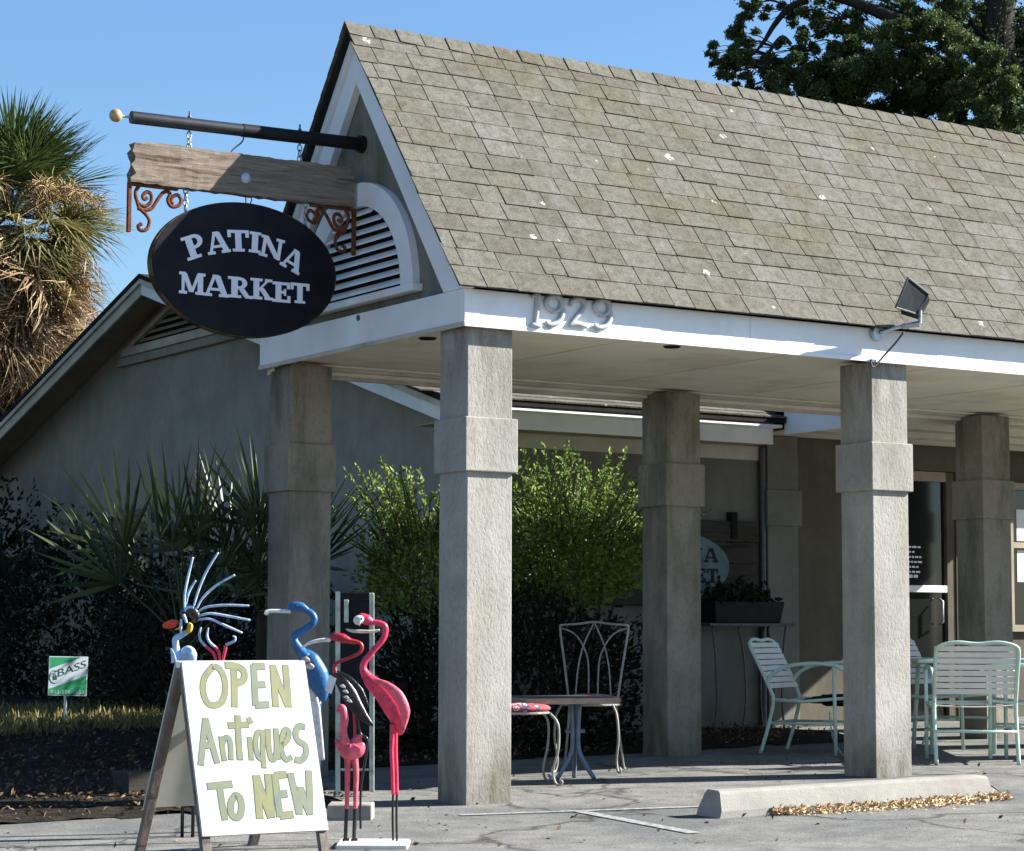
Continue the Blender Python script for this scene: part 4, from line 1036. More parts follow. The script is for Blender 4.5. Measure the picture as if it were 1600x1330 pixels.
n = 260; C = np.stack([RNG.uniform(-3, 4.5, n), RNG.uniform(-2.4, 2.0, n), np.zeros(n)], 1); C[:, 2] = [gz(a, b) + .006 for a, b, _ in C]
lv = leaves('scattered_leaves', MT['litter'], C, .03, kind='stuff', updir=np.tile([1, 0, .1], (n, 1)), jit=.9, nrm=np.tile([0, 0, 1.], (n, 1))); lv['label'] = 'scattered dry leaves and bits on the asphalt'; lv['category'] = 'leaves'

# ------------------------------------------------------------------ sandwich board
sb = thing('sandwich_board', (-2.03, -1.46, gz(-2.03, -1.46)), 'white A-frame board hand-painted OPEN Antiques To NEW on the asphalt', 'sandwich board')
TY = -1.46; BY = -1.70
_tl, _tr, _bl, _br = on(282, 1037, 1, TY), on(474, 1031, 1, TY), on(314, 1309, 1, BY), on(512, 1298, 1, BY)
XL, XRt = (_tl.x + _bl.x)/2, (_tr.x + _br.x)/2
Tf, Bf = Vector((0, TY, (_tl.z + _tr.z)/2)), Vector((0, BY, (_bl.z + _br.z)/2))
dwn = (Bf - Tf).normalized(); nf = Vector((0, dwn.z, -dwn.y)); nf = nf if nf.y < 0 else -nf
def bd(u, v, h=0): return Vector((XL + (XRt-XL)*u, 0, 0)) + Tf + (Bf-Tf)*v + nf*h
mb = MB(); mb.prism([bd(0,0), bd(1,0), bd(1,1), bd(0,1)], nf*.012); mb.build('front_panel', MT['board'], sb, bevel=.002)
gfl = gz(-2.0, -1.75) 
def leg(x, p0, p1, wd, dp, m='leg_wood'):
    mb = MB(); d = (p1-p0).normalized(); s_ = Vector((0, d.z, -d.y)) * dp
    a = Vector((x,0,0))
    mb.hexa([a+p1, a+p1+Vector((wd,0,0)), a+p1+Vector((wd,0,0))+s_, a+p1+s_, a+p0, a+p0+Vector((wd,0,0)), a+p0+Vector((wd,0,0))+s_, a+p0+s_]); return mb.build('leg', MT[m], sb, bevel=.002)
tl = (Tf.z - gfl) / -dwn.z
pf1 = Tf + dwn*(tl-.002); sd_ = 1
back_n = -nf
for x in (XL, XRt-.042):
    mb = MB(); a = Vector((x,0,0)); wv = Vector((.042,0,0)); h0 = -nf*.0006; h1 = -nf*.030
    mb.hexa([a+pf1+h1, a+pf1+wv+h1, a+pf1+wv+h0, a+pf1+h0, a+Tf+h1, a+Tf+wv+h1, a+Tf+wv+h0, a+Tf+h0]); mb.build('leg', MT['leg_wood'], sb, bevel=.002)
Tb = Vector((0, TY+.04, Tf.z)); db = Vector((0, .50, -1)).normalized(); nb_ = Vector((0, 1, .50)).normalized(); pb1 = Tb + db*((Tb.z - gz(-1.9,-1.0))/-db.z - .002)
for x in (XL, XRt-.042):
    mb = MB(); a = Vector((x,0,0)); wv = Vector((.042,0,0)); h1 = -nb_*.0006; h0 = -nb_*.03
    mb.hexa([a+pb1+h0, a+pb1+wv+h0, a+pb1+wv+h1, a+pb1+h1, a+Tb+h0, a+Tb+wv+h0, a+Tb+wv+h1, a+Tb+h1]); mb.build('leg', MT['leg_wood'], sb, bevel=.002)
q0, q1 = Tb + db*.0, Tb + db*.72
mb = MB(); mb.prism([q0+Vector((XL,0,0)), q0+Vector((XRt,0,0)), q1+Vector((XRt,0,0)), q1+Vector((XL,0,0))], nb_*.010); mb.build('rear_panel', MT['board'], sb)
mb = MB(); mb.box(XL-.002, XL+.06, TY+.0005, TY+.0395, Tf.z-.025, Tf.z+.002); mb.build('hinge', MT['paper'], sb)
# hand lettering as brush ribbons; homography from the photo's board corners to (u, v)
src = np.array([(168,535),(690,520),(793,1240),(255,1272)], float); dst = np.array([(0,0),(1,0),(1,1),(0,1)], float)
A8 = []
for (x, y), (u, v) in zip(src, dst): A8 += [[x,y,1,0,0,0,-u*x,-u*y], [0,0,0,x,y,1,-v*x,-v*y]]
hv = np.linalg.solve(np.array(A8), dst.ravel()); HM = np.append(hv, 1).reshape(3, 3)
def buv(x, y): p = HM @ np.array([x, y, 1.]); return p[0]/p[2], p[1]/p[2]
LET = [ # (letter strokes in zoom pixels, material, width)
 ('a', 22, [[(300,555),(266,600),(258,655),(275,705),(305,718),(338,700),(352,650),(345,595),(322,560),(296,556)]]),
 ('a', 24, [[(388,560),(390,640),(390,722)], [(352,548),(400,552),(430,572),(428,608),(395,625)]]),
 ('c', 24, [[(472,545),(476,630),(480,716)], [(470,550),(518,550)], [(474,628),(520,626)], [(480,714),(536,710)]]),
 ('a', 25, [[(554,545),(560,630),(566,718)], [(554,550),(585,635),(618,715)], [(606,542),(614,630),(620,718)]]),
 ('c', 22, [[(268,775),(258,870),(248,970)], [(268,775),(292,870),(318,960)], [(258,888),(300,886)]]),
 ('b', 18, [[(334,850),(340,900),(348,950)], [(338,880),(355,852),(372,870),(376,945)]]),
 ('b', 22, [[(404,760),(408,860),(414,945)], [(364,802),(450,796)]]),
 ('b', 18, [[(454,850),(458,900),(462,945)]]),
 ('b', 18, [[(450,768),(460,790)]]),
 ('b', 18, [[(508,830),(488,830),(480,870),(488,925),(506,940),(512,915)], [(512,820),(510,900),(516,978)]]),
 ('b', 20, [[(532,815),(536,890),(548,940),(566,930),(570,880),(566,812)], [(570,880),(576,940)]]),
 ('b', 18, [[(590,880),(615,860),(622,825),(606,815),(592,850),(592,905),(608,942),(634,930)]]),
 ('b', 22, [[(690,802),(664,800),(650,830),(662,862),(690,880),(694,918),(672,944),(648,940)]]),
 ('c', 24, [[(326,1050),(336,1120),(350,1200)], [(276,1060),(380,1048)]]),
 ('c', 24, [[(396,1095),(376,1125),(376,1170),(394,1190),(414,1180),(420,1140),(412,1105),(392,1096)]]),
 ('a', 27, [[(482,1012),(490,1100),(498,1192)], [(484,1015),(512,1100),(545,1188)], [(532,1005),(540,1100),(548,1188)]]),
 ('b', 26, [[(562,1005),(572,1095),(584,1184)], [(564,1010),(610,1004)], [(572,1092),(614,1086)], [(584,1182),(640,1174)]]),
 ('c', 25, [[(628,1000),(648,1090),(666,1172)], [(672,1060),(668,1120),(666,1172)], [(672,1060),(690,1120),(712,1172)], [(706,988),(710,1080),(712,1172)]]),
]
lvl = 0
PXM = (XRt-XL)/522
for (mk, wd, strokes) in LET:
    me_ = MB(); ml = MB()
    for st in strokes:
        P2 = [Vector((p_[0], p_[1], 0)) for p_ in st]
        P2 = smoothpath(P2, 5) if len(st) > 2 else [P2[0] + (P2[1]-P2[0])*i/5 for i in range(6)]
        uvs = [buv(p_.x, p_.y) for p_ in P2]
        for (mbx, ww, h) in ((me_, wd + 5, .0125), (ml, wd, .0131)):
            pts = [bd(u, v, h + lvl*.00006) for (u, v) in uvs]; vs = []
            for i in range(len(pts)):
                d = (pts[min(i+1, len(pts)-1)] - pts[max(i-1, 0)]).normalized(); s_ = d.cross(nf) * ww*PXM/2
                vs += [pts[i] + s_, pts[i] - s_]
            ex = (pts[1]-pts[0]).normalized()*(ww-wd)*PXM/2
            if ww > wd: vs[0] -= ex; vs[1] -= ex; ex = (pts[-1]-pts[-2]).normalized()*(ww-wd)*PXM/2; vs[-1] += ex; vs[-2] += ex
            mbx.add(vs, [(2*i, 2*i+1, 2*i+3, 2*i+2) for i in range(len(pts)-1)])
        lvl = (lvl + 1) % 8
    me_.build('letter_outline', MT['brush_edge'], sb); ml.build('painted_letter', MT['brush_'+mk], sb)

# ------------------------------------------------------------------ metal birds
def Z4(x, y, D): return at(220 + x/2.714, 840 + y/2.714, D)
MPP = lambda D: D/FPX/2.714
def zt(mb, pts, D, r, k=6, n=10, flat=1.0, dd=None):
    pts3 = [Z4(p_[0], p_[1], D + (dd[i] if dd else 0)) for i, p_ in enumerate(pts)]
    rr_ = [x*MPP(D) for x in (r if isinstance(r, (list, tuple)) else [r]*len(pts))]
    mb.tube(smoothpath(pts3, k), smoothr(rr_, k), n, flat=flat, up=tuple(cUr)); return mb
def body(mb, pts, D, r, depth=.7):   # lofted body: in-picture half-width r, thickness depth*r
    pts3 = smoothpath([Z4(*p_, D) for p_ in pts], 6); rr_ = smoothr([x*MPP(D) for x in r], 6)
    n = 14; vs = []
    for i, p_ in enumerate(pts3):
        t = (pts3[min(i+1, len(pts3)-1)] - pts3[max(i-1,0)]).normalized(); s_ = t.cross(cFh).normalized()
        for k in range(n):
            a = 2*math.pi*k/n; vs.append(p_ + s_*rr_[i]*math.cos(a) + cFh*rr_[i]*depth*math.sin(a))
    m = len(pts3)
    mb.add(vs, [(i*n+k, i*n+(k+1) % n, (i+1)*n+(k+1) % n, (i+1)*n+k) for i in range(m-1) for k in range(n)] + [tuple(reversed(range(n))), tuple(range((m-1)*n, m*n))]); return mb
# tall pink flamingo
D1 = 10.35
g1 = lambda x, y, D: gz(*at(220+x/2.714, 840+y/2.714, D).xy)
base_pt = Z4(1075, 1300, D1)
fb = thing('pink_flamingo', (base_pt.x, base_pt.y, gz(base_pt.x, base_pt.y)), 'tall pink metal flamingo with white face beside the nearest column', 'garden sculpture', 'painted metal birds')
zb_ = base_pt.z
mb = MB(); zt(mb, [(965,360),(1005,362),(1036,378),(1030,425),(985,480),(950,525),(944,560),(960,590)], D1, [11,12,13,13,13,14,16,24]); mb.build('neck', MT['pink'], fb, smooth=True)
mb = MB(); body(mb, [(918,345),(935,340),(960,350),(985,365)], D1, [8,20,22,11], .8); mb.build('head', MT['pink'], fb, smooth=True)
mb = MB(); body(mb, [(906,362),(918,354),(934,352),(944,358)], D1-.012, [8,22,22,8], .75); mb.build('face', MT['white_en'], fb, smooth=True)
mb = MB(); mb.ball(Z4(936,345,D1-.045), .005, 8, 6); mb.build('eye', MT['black_en'], fb)
mb = MB(); zt(mb, [(870,388),(895,396),(935,398),(985,398),(1012,392)], D1-.02, [3,7,8,7,4]); mb.build('bill', MT['bone'], fb, smooth=True)
mb = MB(); body(mb, [(948,570),(975,610),(1030,660),(1070,720),(1095,780),(1100,838)], D1, [10,30,42,44,34,6], .75); mb.build('body', MT['pink'], fb, smooth=True)
mb = MB(); body(mb, [(985,600),(1040,625),(1090,670),(1120,740),(1108,832)], D1-.045, [4,16,24,22,4], .5); mb.build('wing', MT['pink_pale'], fb, smooth=True)
for dx, dd in ((-6, -.012), (10, .03)):
    mb = MB(); zt(mb, [(1072+dx*.6,790),(1070+dx,900),(1074+dx,1000),(1076+dx,1090)], D1+dd, [13,9,8,8]); mb.build('thigh', MT['pink'], fb, smooth=True)
    mb = MB(); zt(mb, [(1076+dx,1085),(1074+dx,1180),(1076+dx,1285)], D1+dd, 5); mb.build('shank', MT['black_en'], fb, smooth=True)
mb = MB(); zt(mb, [(965,1299),(1010,1300),(1060,1299),(1080,1294),(1086,1284)], D1, 4.5); mb.build('foot', MT['black_en'], fb, smooth=True)
# white base slab under it
def slab(name, x0, x1, ytop, D, depth, label, mat, cat, thick=None):
    a, b = Z4(x0, ytop, D), Z4(x1, ytop, D); g = gz(a.x, a.y)
    z1 = a.z; 
    mb = MB(); pts = [Vector((a.x, a.y, g-.01)), Vector((b.x, b.y, g-.01)), Vector((b.x, b.y, g-.01)) + cFh*depth, Vector((a.x, a.y, g-.01)) + cFh*depth]
    mb.prism(pts, (0, 0, max(.03, z1-g+.01))); return tag(mb.build(name, mat, bevel=.006), label, cat)
slab('base_plate', 826, 1132, 1301, D1-.16, .28, 'white slab on the asphalt under the pink flamingos', MT['plate'], 'slab')
slab('concrete_block', 790, 980, 1133, 11.45, .22, 'grey concrete block on the asphalt behind the small pink bird', MT['concrete'], 'block')
# small pink bird
D2 = 10.3
q = Z4(890, 1285, D2); fs_ = thing('small_pink_flamingo', (q.x, q.y, gz(q.x, q.y)), 'small pink metal flamingo with raised tail in front of the black ibis', 'garden sculpture', 'painted metal birds')
mb = MB(); zt(mb, [(832,738),(845,722),(858,728),(864,770),(858,810),(862,850),(874,880)], D2, [8,14,17,18,17,18,24]); mb.build('neck', MT['pink_pale'], fs_, smooth=True)
mb = MB(); body(mb, [(826,855),(850,885),(885,905),(920,895),(942,868)], D2, [4,22,42,36,10], .7); mb.build('body', MT['pink_pale'], fs_, smooth=True)
mb = MB(); body(mb, [(900,890),(918,862),(928,845),(938,850)], D2, [30,22,12,4], .5); mb.build('tail', MT['pink_pale'], fs_, smooth=True)
for dx in (0, 36):
    mb = MB(); zt(mb, [(878+dx*.7,915),(877+dx,1000),(875+dx,1080),(874+dx,1150)], D2, [18,12,10,9]); mb.build('thigh', MT['pink_pale'], fs_, smooth=True)
    mb = MB(); zt(mb, [(873+dx,1145),(870+dx,1210),(868+dx,1278)], D2, 8); mb.build('shank', MT['black_en'], fs_, smooth=True)
    mb = MB(); zt(mb, [(855+dx,1284),(870+dx,1280),(884+dx,1282)], D2, [4,7,5]); mb.build('foot', MT['black_en'], fs_, smooth=True)
# red and black ibis
D3 = 10.62
q = Z4(910, 1240, D3); ib = thing('black_ibis', (q.x, q.y, gz(q.x, q.y)), 'black-bodied metal ibis with crimson head, long white bill and paper tag', 'garden sculpture', 'painted metal birds')
mb = MB(); zt(mb, [(680,472),(705,452),(740,440),(775,435),(805,434)], D3, [3,6,8,9,9]); mb.build('bill', MT['white_en'], ib, smooth=True)
mb = MB(); body(mb, [(800,428),(825,422),(858,428),(890,440),(912,448)], D3, [8,18,20,11,6], .8); mb.build('head', MT['red'], ib, smooth=True)
mb = MB(); zt(mb, [(880,436),(925,446),(938,465),(925,490),(880,512),(835,530),(822,548),(825,575)], D3, [10,8,8,8,7,7,8,12]); mb.build('neck', MT['red'], ib, smooth=True)
mb = MB(); body(mb, [(812,565),(845,600),(885,665),(930,740),(985,800)], D3, [5,26,34,26,4], .6); mb.build('body', MT['black_en'], ib, smooth=True)
mb = MB(); body(mb, [(830,565),(880,595),(930,650),(965,720)], D3-.03, [3,10,14,4], .5); mb.build('wing', MT['black_en'], ib, smooth=True)
for i, (x, y) in enumerate(((856,628),(868,650),(872,675),(884,690))):
    mb = MB(); body(mb, [(x-12,y),(x,y+2),(x+12,y+10)], D3-.09, [2,7,2], .3); mb.build('feather_mark', MT['white_en'], ib)
for dx in (0, 22):
    mb = MB(); zt(mb, [(905+dx*.4,740),(908+dx,830),(940+dx,870) if dx else (905,900),(912+dx,1060),(910+dx,1235)], D3, [7,6,6,5,5]); mb.build('leg', MT['red'] if not dx else MT['black_en'], ib, smooth=True)
mb = MB(); tg = [Z4(x, y, D3-.05) for x, y in ((800,582),(830,598),(808,664),(780,648))]; mb.prism(tg, cFh*.001); mb.build('paper_tag', MT['paper'], ib)
# blue heron
D4 = 10.85
q = Z4(735, 1200, D4); he = thing('blue_heron', (q.x, q.y, gz(q.x, q.y)), 'blue metal heron with white bill looking left over the sandwich board', 'garden sculpture', 'painted metal birds')
mb = MB(); zt(mb, [(525,325),(535,318),(548,312),(590,312),(635,313)], D4, [5,12,8,8,9]); mb.build('bill', MT['white_en'], he, smooth=True)
mb = MB(); body(mb, [(622,302),(645,293),(680,295),(710,315)], D4, [8,20,20,12], .8); mb.build('head', MT['blue'], he, smooth=True)
mb = MB(); mb.ball(Z4(660,290,D4-.052), .006, 8, 6); mb.build('eye', MT['black_en'], he)
mb = MB(); zt(mb, [(690,306),(722,320),(736,345),(722,372),(685,395),(655,415),(652,440),(672,475),(700,510)], D4, [12,14,15,15,16,16,17,22,32]); mb.build('neck', MT['blue'], he, smooth=True)
mb = MB(); body(mb, [(680,480),(715,520),(745,580),(765,640),(775,700)], D4, [14,42,50,40,5], .7); mb.build('body', MT['blue'], he, smooth=True)
mb = MB(); body(mb, [(722,640),(740,720),(752,820),(768,945)], D4+.02, [16,20,18,12], .25); mb.build('tail', MT['white_en'], he, smooth=True)
for x, y in ((700,520),(718,548)):
    mb = MB(); body(mb, [(x-20,y),(x,y-2),(x+16,y+4)], D4-.12, [5,14,5], .4); mb.build('breast_plume', MT['bone'], he, smooth=True)
for dx in (0, 24):
    mb = MB(); zt(mb, [(735+dx,690),(732+dx,900),(730+dx,1100),(728+dx,1225)], D4+.03, 6); mb.build('leg', MT['blue'], he, smooth=True)
# crested crane
D5 = 10.72
def Z5(x, y): return ((240 + x/6.154 - 220)*2.714, (860 + y/6.154 - 840)*2.714)
q = Z4(*Z5(260, 1100), D5); crn = thing('crested_crane', (q.x, q.y, gz(q.x, q.y)), 'metal crowned crane with a fan of pale crest rods and red beak', 'garden sculpture', 'painted metal birds')
def c5(name, pts, r, m, dd=0, kind='t', depth=.7):
    mb = MB(); P5 = [Z5(*p_) for p_ in pts]; k = 2.714/6.154
    if kind == 't': zt(mb, P5, D5+dd, [x*k for x in r] if isinstance(r, (list, tuple)) else r*k)
    else: body(mb, P5, D5+dd, [x*k for x in r], depth)
    return mb.build(name, MT[m], crn, smooth=True)
for i, st in enumerate(([(298,560),(300,420),(335,240),(378,65)], [(305,550),(330,430),(365,350),(405,290)], [(385,540),(430,390),(510,200),(622,20)], [(415,560),(470,460),(600,340),(782,235)],
           [(420,600),(500,550),(680,528),(918,534)], [(430,635),(540,608),(700,630),(928,672)], [(430,668),(540,660),(680,720),(852,795)])):
    c5('crest_rod', st, [10,12,13,10], 'pale_blue', dd=[-.03,.04,-.05,.05,-.02,.02,-.04][i])
c5('beak', [(85,725),(120,722),(180,705),(235,690)], [8,34,42,20], 'coral', kind='b')
c5('lower_beak', [(205,765),(240,750),(270,730)], [4,10,8], 'yellow')
c5('head', [(270,640),(310,590),(370,600),(410,650),(380,690)], [20,50,62,40,16], 'black_en', kind='b')
c5('brow', [(298,585),(320,552),(355,545),(385,552)], 13, 'pale_blue', dd=-.05)
c5('cheek', [(285,615),(300,650),(318,700)], [16,17,12], 'pale_blue', dd=-.055)
c5('cheek', [(268,660),(262,730),(264,805)], [10,14,10], 'pale_blue', dd=-.055)
c5('wattle', [(330,715),(350,730),(340,770),(300,795)], [24,30,28,14], 'yellow', dd=-.03)
c5('neck', [(340,775),(270,815),(215,850),(212,910),(222,980),(225,1080)], [20,28,32,32,36,60], 'pale_blue')
c5('breast_feather', [(165,940),(185,1000),(200,1080)], [4,20,30], 'pale_blue', dd=-.04, kind='b', depth=.3)
c5('body', [(265,1085),(300,1020),(330,985),(360,1020),(370,1090)], [20,60,70,60,30], 'pale_blue', kind='b')
gq = lambda: None
q2 = Z4(*Z5(300,1100), D5)
for dx in (0, .05):
    a = q2 + cR*dx; mb = MB(); mb.tube([a, Vector((a.x, a.y, gz(a.x, a.y)))], .009, 8); mb.build('leg', MT['black_en'], crn, smooth=True)
# pink and blue coiled sculpture behind the board
D6 = 10.95
q = Z4(*Z5(630, 1080), D6); sn = thing('twisted_rod_sculpture', (q.x, q.y, gz(q.x, q.y)), 'pink rods ending in pale blue hooks, rising behind the sandwich board', 'garden sculpture', 'painted metal birds')
for pts, pts2 in (([(500,925),(560,970),(590,1020),(600,1080)], [(455,740),(440,810),(455,870),(505,925)]), ([(590,930),(625,975),(635,1020),(640,1080)], [(525,745),(515,820),(535,880),(595,935)]), ([(690,915),(690,950),(675,1010),(660,1080)], [(760,825),(785,840),(770,875),(695,910)])):
    k = 2.714/6.154
    mb = MB(); zt(mb, [Z5(*p_) for p_ in pts], D6, 16*k); mb.build('rod', MT['pink'], sn, smooth=True)
    mb = MB(); zt(mb, [Z5(*p_) for p_ in pts2], D6, [8*k,12*k,14*k,15*k]); mb.build('hook', MT['pale_blue'], sn, smooth=True)
a = Z4(*Z5(633, 1075), D6); mb = MB(); mb.tube([a, Vector((a.x, a.y, gz(a.x, a.y)))], .02, 10); mb.build('stem', MT['pink'], sn, smooth=True)
# pale-stiled old sash leaning by the back column
D7 = 12.75
gq = at(555, 1240, D7); osh = thing('old_sash', (gq.x, gq.y, gz(gq.x, gq.y)), 'narrow old frame with peeling pale stiles standing behind the birds', 'frame')
def Z6(x, y, d=0): return at(480 + x/3.093, 900 + y/3.093, D7 + d)
def bar(x0, x1, y0, y1, m, nm, d0=0, d1=.03):
    mb = MB(); mb.hexa([Z6(x0,y1,d0), Z6(x1,y1,d0), Z6(x1,y1,d1), Z6(x0,y1,d1), Z6(x0,y0,d0), Z6(x1,y0,d0), Z6(x1,y0,d1), Z6(x0,y0,d1)]); mb.build(nm, MT[m], osh, bevel=.002)
bar(136, 160, 75, 1060, 'pale_stile', 'stile'); bar(300, 324, 82, 1045, 'pale_stile', 'stile')
bar(161, 299, 1000, 1040, 'black_paint', 'bottom_rail', .004, .026); bar(161, 299, 82, 120, 'black_paint', 'top_rail', .004, .026)
bar(161, 299, 120.5, 999.5, 'black_paint', 'panel', .012, .02); bar(178, 200, 115, 225, 'pale_stile', 'latch_plate', -.012, .003); bar(161, 299, 930, 942, 'pale_stile', 'cross_rail', .0, .0115)

# ------------------------------------------------------------------ yard sign
ysn = thing('yard_sign', (-.52, 4.5, bed_h(-.52, 4.5)), 'small green and white security yard sign reading BASS on a thin stake', 'sign')
def Y3(x, y, d=0): p = on(60 + x/4.435, 1000 + y/4.435, 1, 4.5 - d); return p
mb = MB(); mb.prism([Y3(76,113), Y3(346,117), Y3(333,390), Y3(66,385)], (0, .006, 0)); mb.build('panel', MT['yard_white'], ysn, bevel=.001)
mb = MB(); mb.prism([Y3(82,119,.0006), Y3(300,122,.0006), Y3(80,198,.0006)], (0,-.0004,0)); mb.build('green_field', MT['yard_green'], ysn)
mb = MB(); mb.prism([Y3(334,248,.0006), Y3(328,384,.0006), Y3(72,379,.0006), Y3(73,338,.0006)], (0,-.0004,0)); mb.build('green_field', MT['yard_green'], ysn)
def text(s, p0, p1, hgt, mat, parent, name, d=.0016):
    cu = bpy.data.curves.new('t', 'FONT'); cu.body = s; cu.size = 1; to = bpy.data.objects.new('t', cu); COL.objects.link(to)
    bpy.context.view_layer.update()
    me = bpy.data.meshes.new_from_object(to.evaluated_get(bpy.context.evaluated_depsgraph_get())); bpy.data.objects.remove(to)
    xs = [v.co.x for v in me.vertices]; ys = [v.co.y for v in me.vertices]; x0, x1, y0, y1 = min(xs), max(xs), min(ys), max(ys)
    ux = (p1 - p0); uz = Vector((0,0,1)); o_ = ORG[parent.name]
    for v in me.vertices:
        q = p0 + ux*((v.co.x-x0)/(x1-x0)) + uz*((v.co.y-y0)/(y1-y0)*hgt) + Vector((0,-d,0)); v.co = q - o_
    me.materials.append(mat); o = bpy.data.objects.new(name, me); COL.objects.link(o); o.parent = parent; return o
text('BASS', Y3(135,258), Y3(330,190), Y3(0,205).z - Y3(0,258).z, MT['yard_ink'], ysn, 'lettering')
text('843-556-0853', Y3(84,372), Y3(315,375), Y3(0,346).z - Y3(0,372).z, MT['yard_white'], ysn, 'lettering')
text('SECURITY', Y3(196,312), Y3(318,315), Y3(0,297).z - Y3(0,312).z, MT['yard_white'], ysn, 'lettering') if False else None
mb = MB()
arc_ = [Y3(112 + 34*math.cos(R_(a)), 256 + 44*math.sin(R_(a)), .001) for a in range(60, 301, 20)]; mb.tube(arc_, .0022, 6); mb.build('logo_arc', MT['yard_ink'], ysn)
mb = MB(); mb.prism([Y3(98,250,.0008), Y3(128,246,.0008), Y3(130,274,.0008), Y3(100,280,.0008)], (0,-.0004,0)); mb.tube([Y3(104,250,.001), Y3(106,236,.001), Y3(118,234,.001), Y3(122,248,.001)], .0016, 6); mb.build('padlock_mark', MT['yard_ink'], ysn)
pb = Y3(195, 386); mb = MB(); gb = bed_h(pb.x, 4.5); mb.tube([(pb.x, 4.520, gb-.02), (pb.x, 4.520, pb.z+.1)], .011, 8); mb.build('stake', MT['galv'], ysn, smooth='auto')
# dark timber box in the bed
p0 = at(200, 1222, 12.6); tb = MB(); gg = bed_h(p0.x, p0.y)
tb.box(p0.x, p0.x+.5, p0.y, p0.y+.22, gg-.02, gg+.12); tag(tb.build('timber_edging', MT['plank'], bevel=.006), 'dark weathered timber lying in the mulch behind the sandwich board', 'timber')

# ------------------------------------------------------------------ vegetation
def bush(name, c, rx, ry, rz, nleaf, size, mat, label, cat='bush', twigs=40, tl=.35, group=None, stemmat='twig', zlo=-.9):
    g = bed_h(c[0], c[1]) - .01
    t = thing(name, (c[0], c[1], g), label, cat, group)
    u = RNG.normal(size=(nleaf, 3)); u /= np.linalg.norm(u, axis=1)[:, None]
    rad = RNG.uniform(.25, 1, nleaf)**.45
    lump = 1 + .16*np.sin(u[:,0]*5+1)*np.cos(u[:,2]*6) + .12*np.sin(u[:,1]*9+u[:,2]*7)
    C = np.array(c) + u * (rad*lump)[:, None] * np.array([rx, ry, rz])
    C = C[C[:, 2] > g + .02]
    updir = (C - np.array([c[0], c[1], c[2]-rz*.8])); updir /= np.linalg.norm(updir, axis=1)[:, None]
    TC, TD = [], []
    st = MB(); rb2 = random.Random(len(label))
    for i in range(twigs):
        a = rb2.uniform(0, 2*math.pi); e = rb2.uniform(.15, 1.35)
        d = Vector((math.cos(a)*math.cos(e), math.sin(a)*math.cos(e), math.sin(e)*1.0))
        p0 = Vector(c) + Vector((d.x*rx*.8, d.y*ry*.8, d.z*rz*.8)); ln = tl*rb2.uniform(.5, 1.25)
        d2 = (d + Vector((rb2.uniform(-.3,.3), rb2.uniform(-.3,.3), .35))).normalized()
        p1 = p0 + d2*ln*.5; p2 = p0 + d2*ln + Vector((d2.x*.1, d2.y*.1, -.02)) * ln
        st.tube([p0, p1, p2], [.006, .004, .002], 4)
        for k in range(int(ln*85)):
            q = k/(ln*85); pp = p0.lerp(p1, q*2) if q < .5 else p1.lerp(p2, q*2-1)
            TC.append(tuple(pp)); s_ = Vector((rb2.uniform(-1,1), rb2.uniform(-1,1), rb2.uniform(-.3,1))); TD.append(tuple(d2*.6 + s_*.8))
    for i in range(8):
        a = rb2.uniform(0, 6.28); st.tube([(c[0]+.06*math.cos(a), c[1]+.06*math.sin(a), g-.02), (c[0]+rx*.35*math.cos(a), c[1]+ry*.35*math.sin(a), (g+c[2])/2), (c[0]+rx*.7*math.cos(a), c[1]+ry*.7*math.sin(a), c[2]+rz*.4)], [.016,.012,.005], 5)
    st.build('stems', MT[stemmat], t, kind='stuff')
    CC = np.vstack([C, np.array(TC)]) if TC else C; UU = np.vstack([updir, np.array(TD)]) if TC else updir
    leaves('crown', mat, CC, size, t, updir=UU, jit=.7, sizes=RNG.uniform(.55, 1.25, len(CC)))
    return t
bush('leafy_bush', (3.02, 3.42, 1.50), .70, .46, .36, 13000, .042, MT['bush'], 'sunlit green bush with upright shoots between the two nearest columns', twigs=150, tl=.48)
bush('leafy_bush', (1.66, 3.25, 1.32), .50, .38, .34, 7500, .039, MT['bush'], 'green bush with arching shoots left of the nearest column', twigs=150, tl=.52)
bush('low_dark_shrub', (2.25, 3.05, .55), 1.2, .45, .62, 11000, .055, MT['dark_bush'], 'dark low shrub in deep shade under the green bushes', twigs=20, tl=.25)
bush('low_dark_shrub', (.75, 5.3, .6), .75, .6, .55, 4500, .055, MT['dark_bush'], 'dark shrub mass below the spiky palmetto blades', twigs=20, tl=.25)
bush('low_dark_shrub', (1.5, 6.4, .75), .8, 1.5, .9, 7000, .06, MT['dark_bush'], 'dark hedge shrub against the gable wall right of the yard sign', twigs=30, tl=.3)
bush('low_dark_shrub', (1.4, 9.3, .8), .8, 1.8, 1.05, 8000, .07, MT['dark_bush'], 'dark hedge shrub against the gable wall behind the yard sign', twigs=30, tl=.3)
bush('low_dark_shrub', (1.3, 12.9, 1.25), .9, 1.9, 1.55, 9000, .08, MT['dark_bush'], 'dark hedge shrub against the gable wall at the left edge', twigs=30, tl=.3)  # dark shrub raised tall to stand in for deep shade on the wall
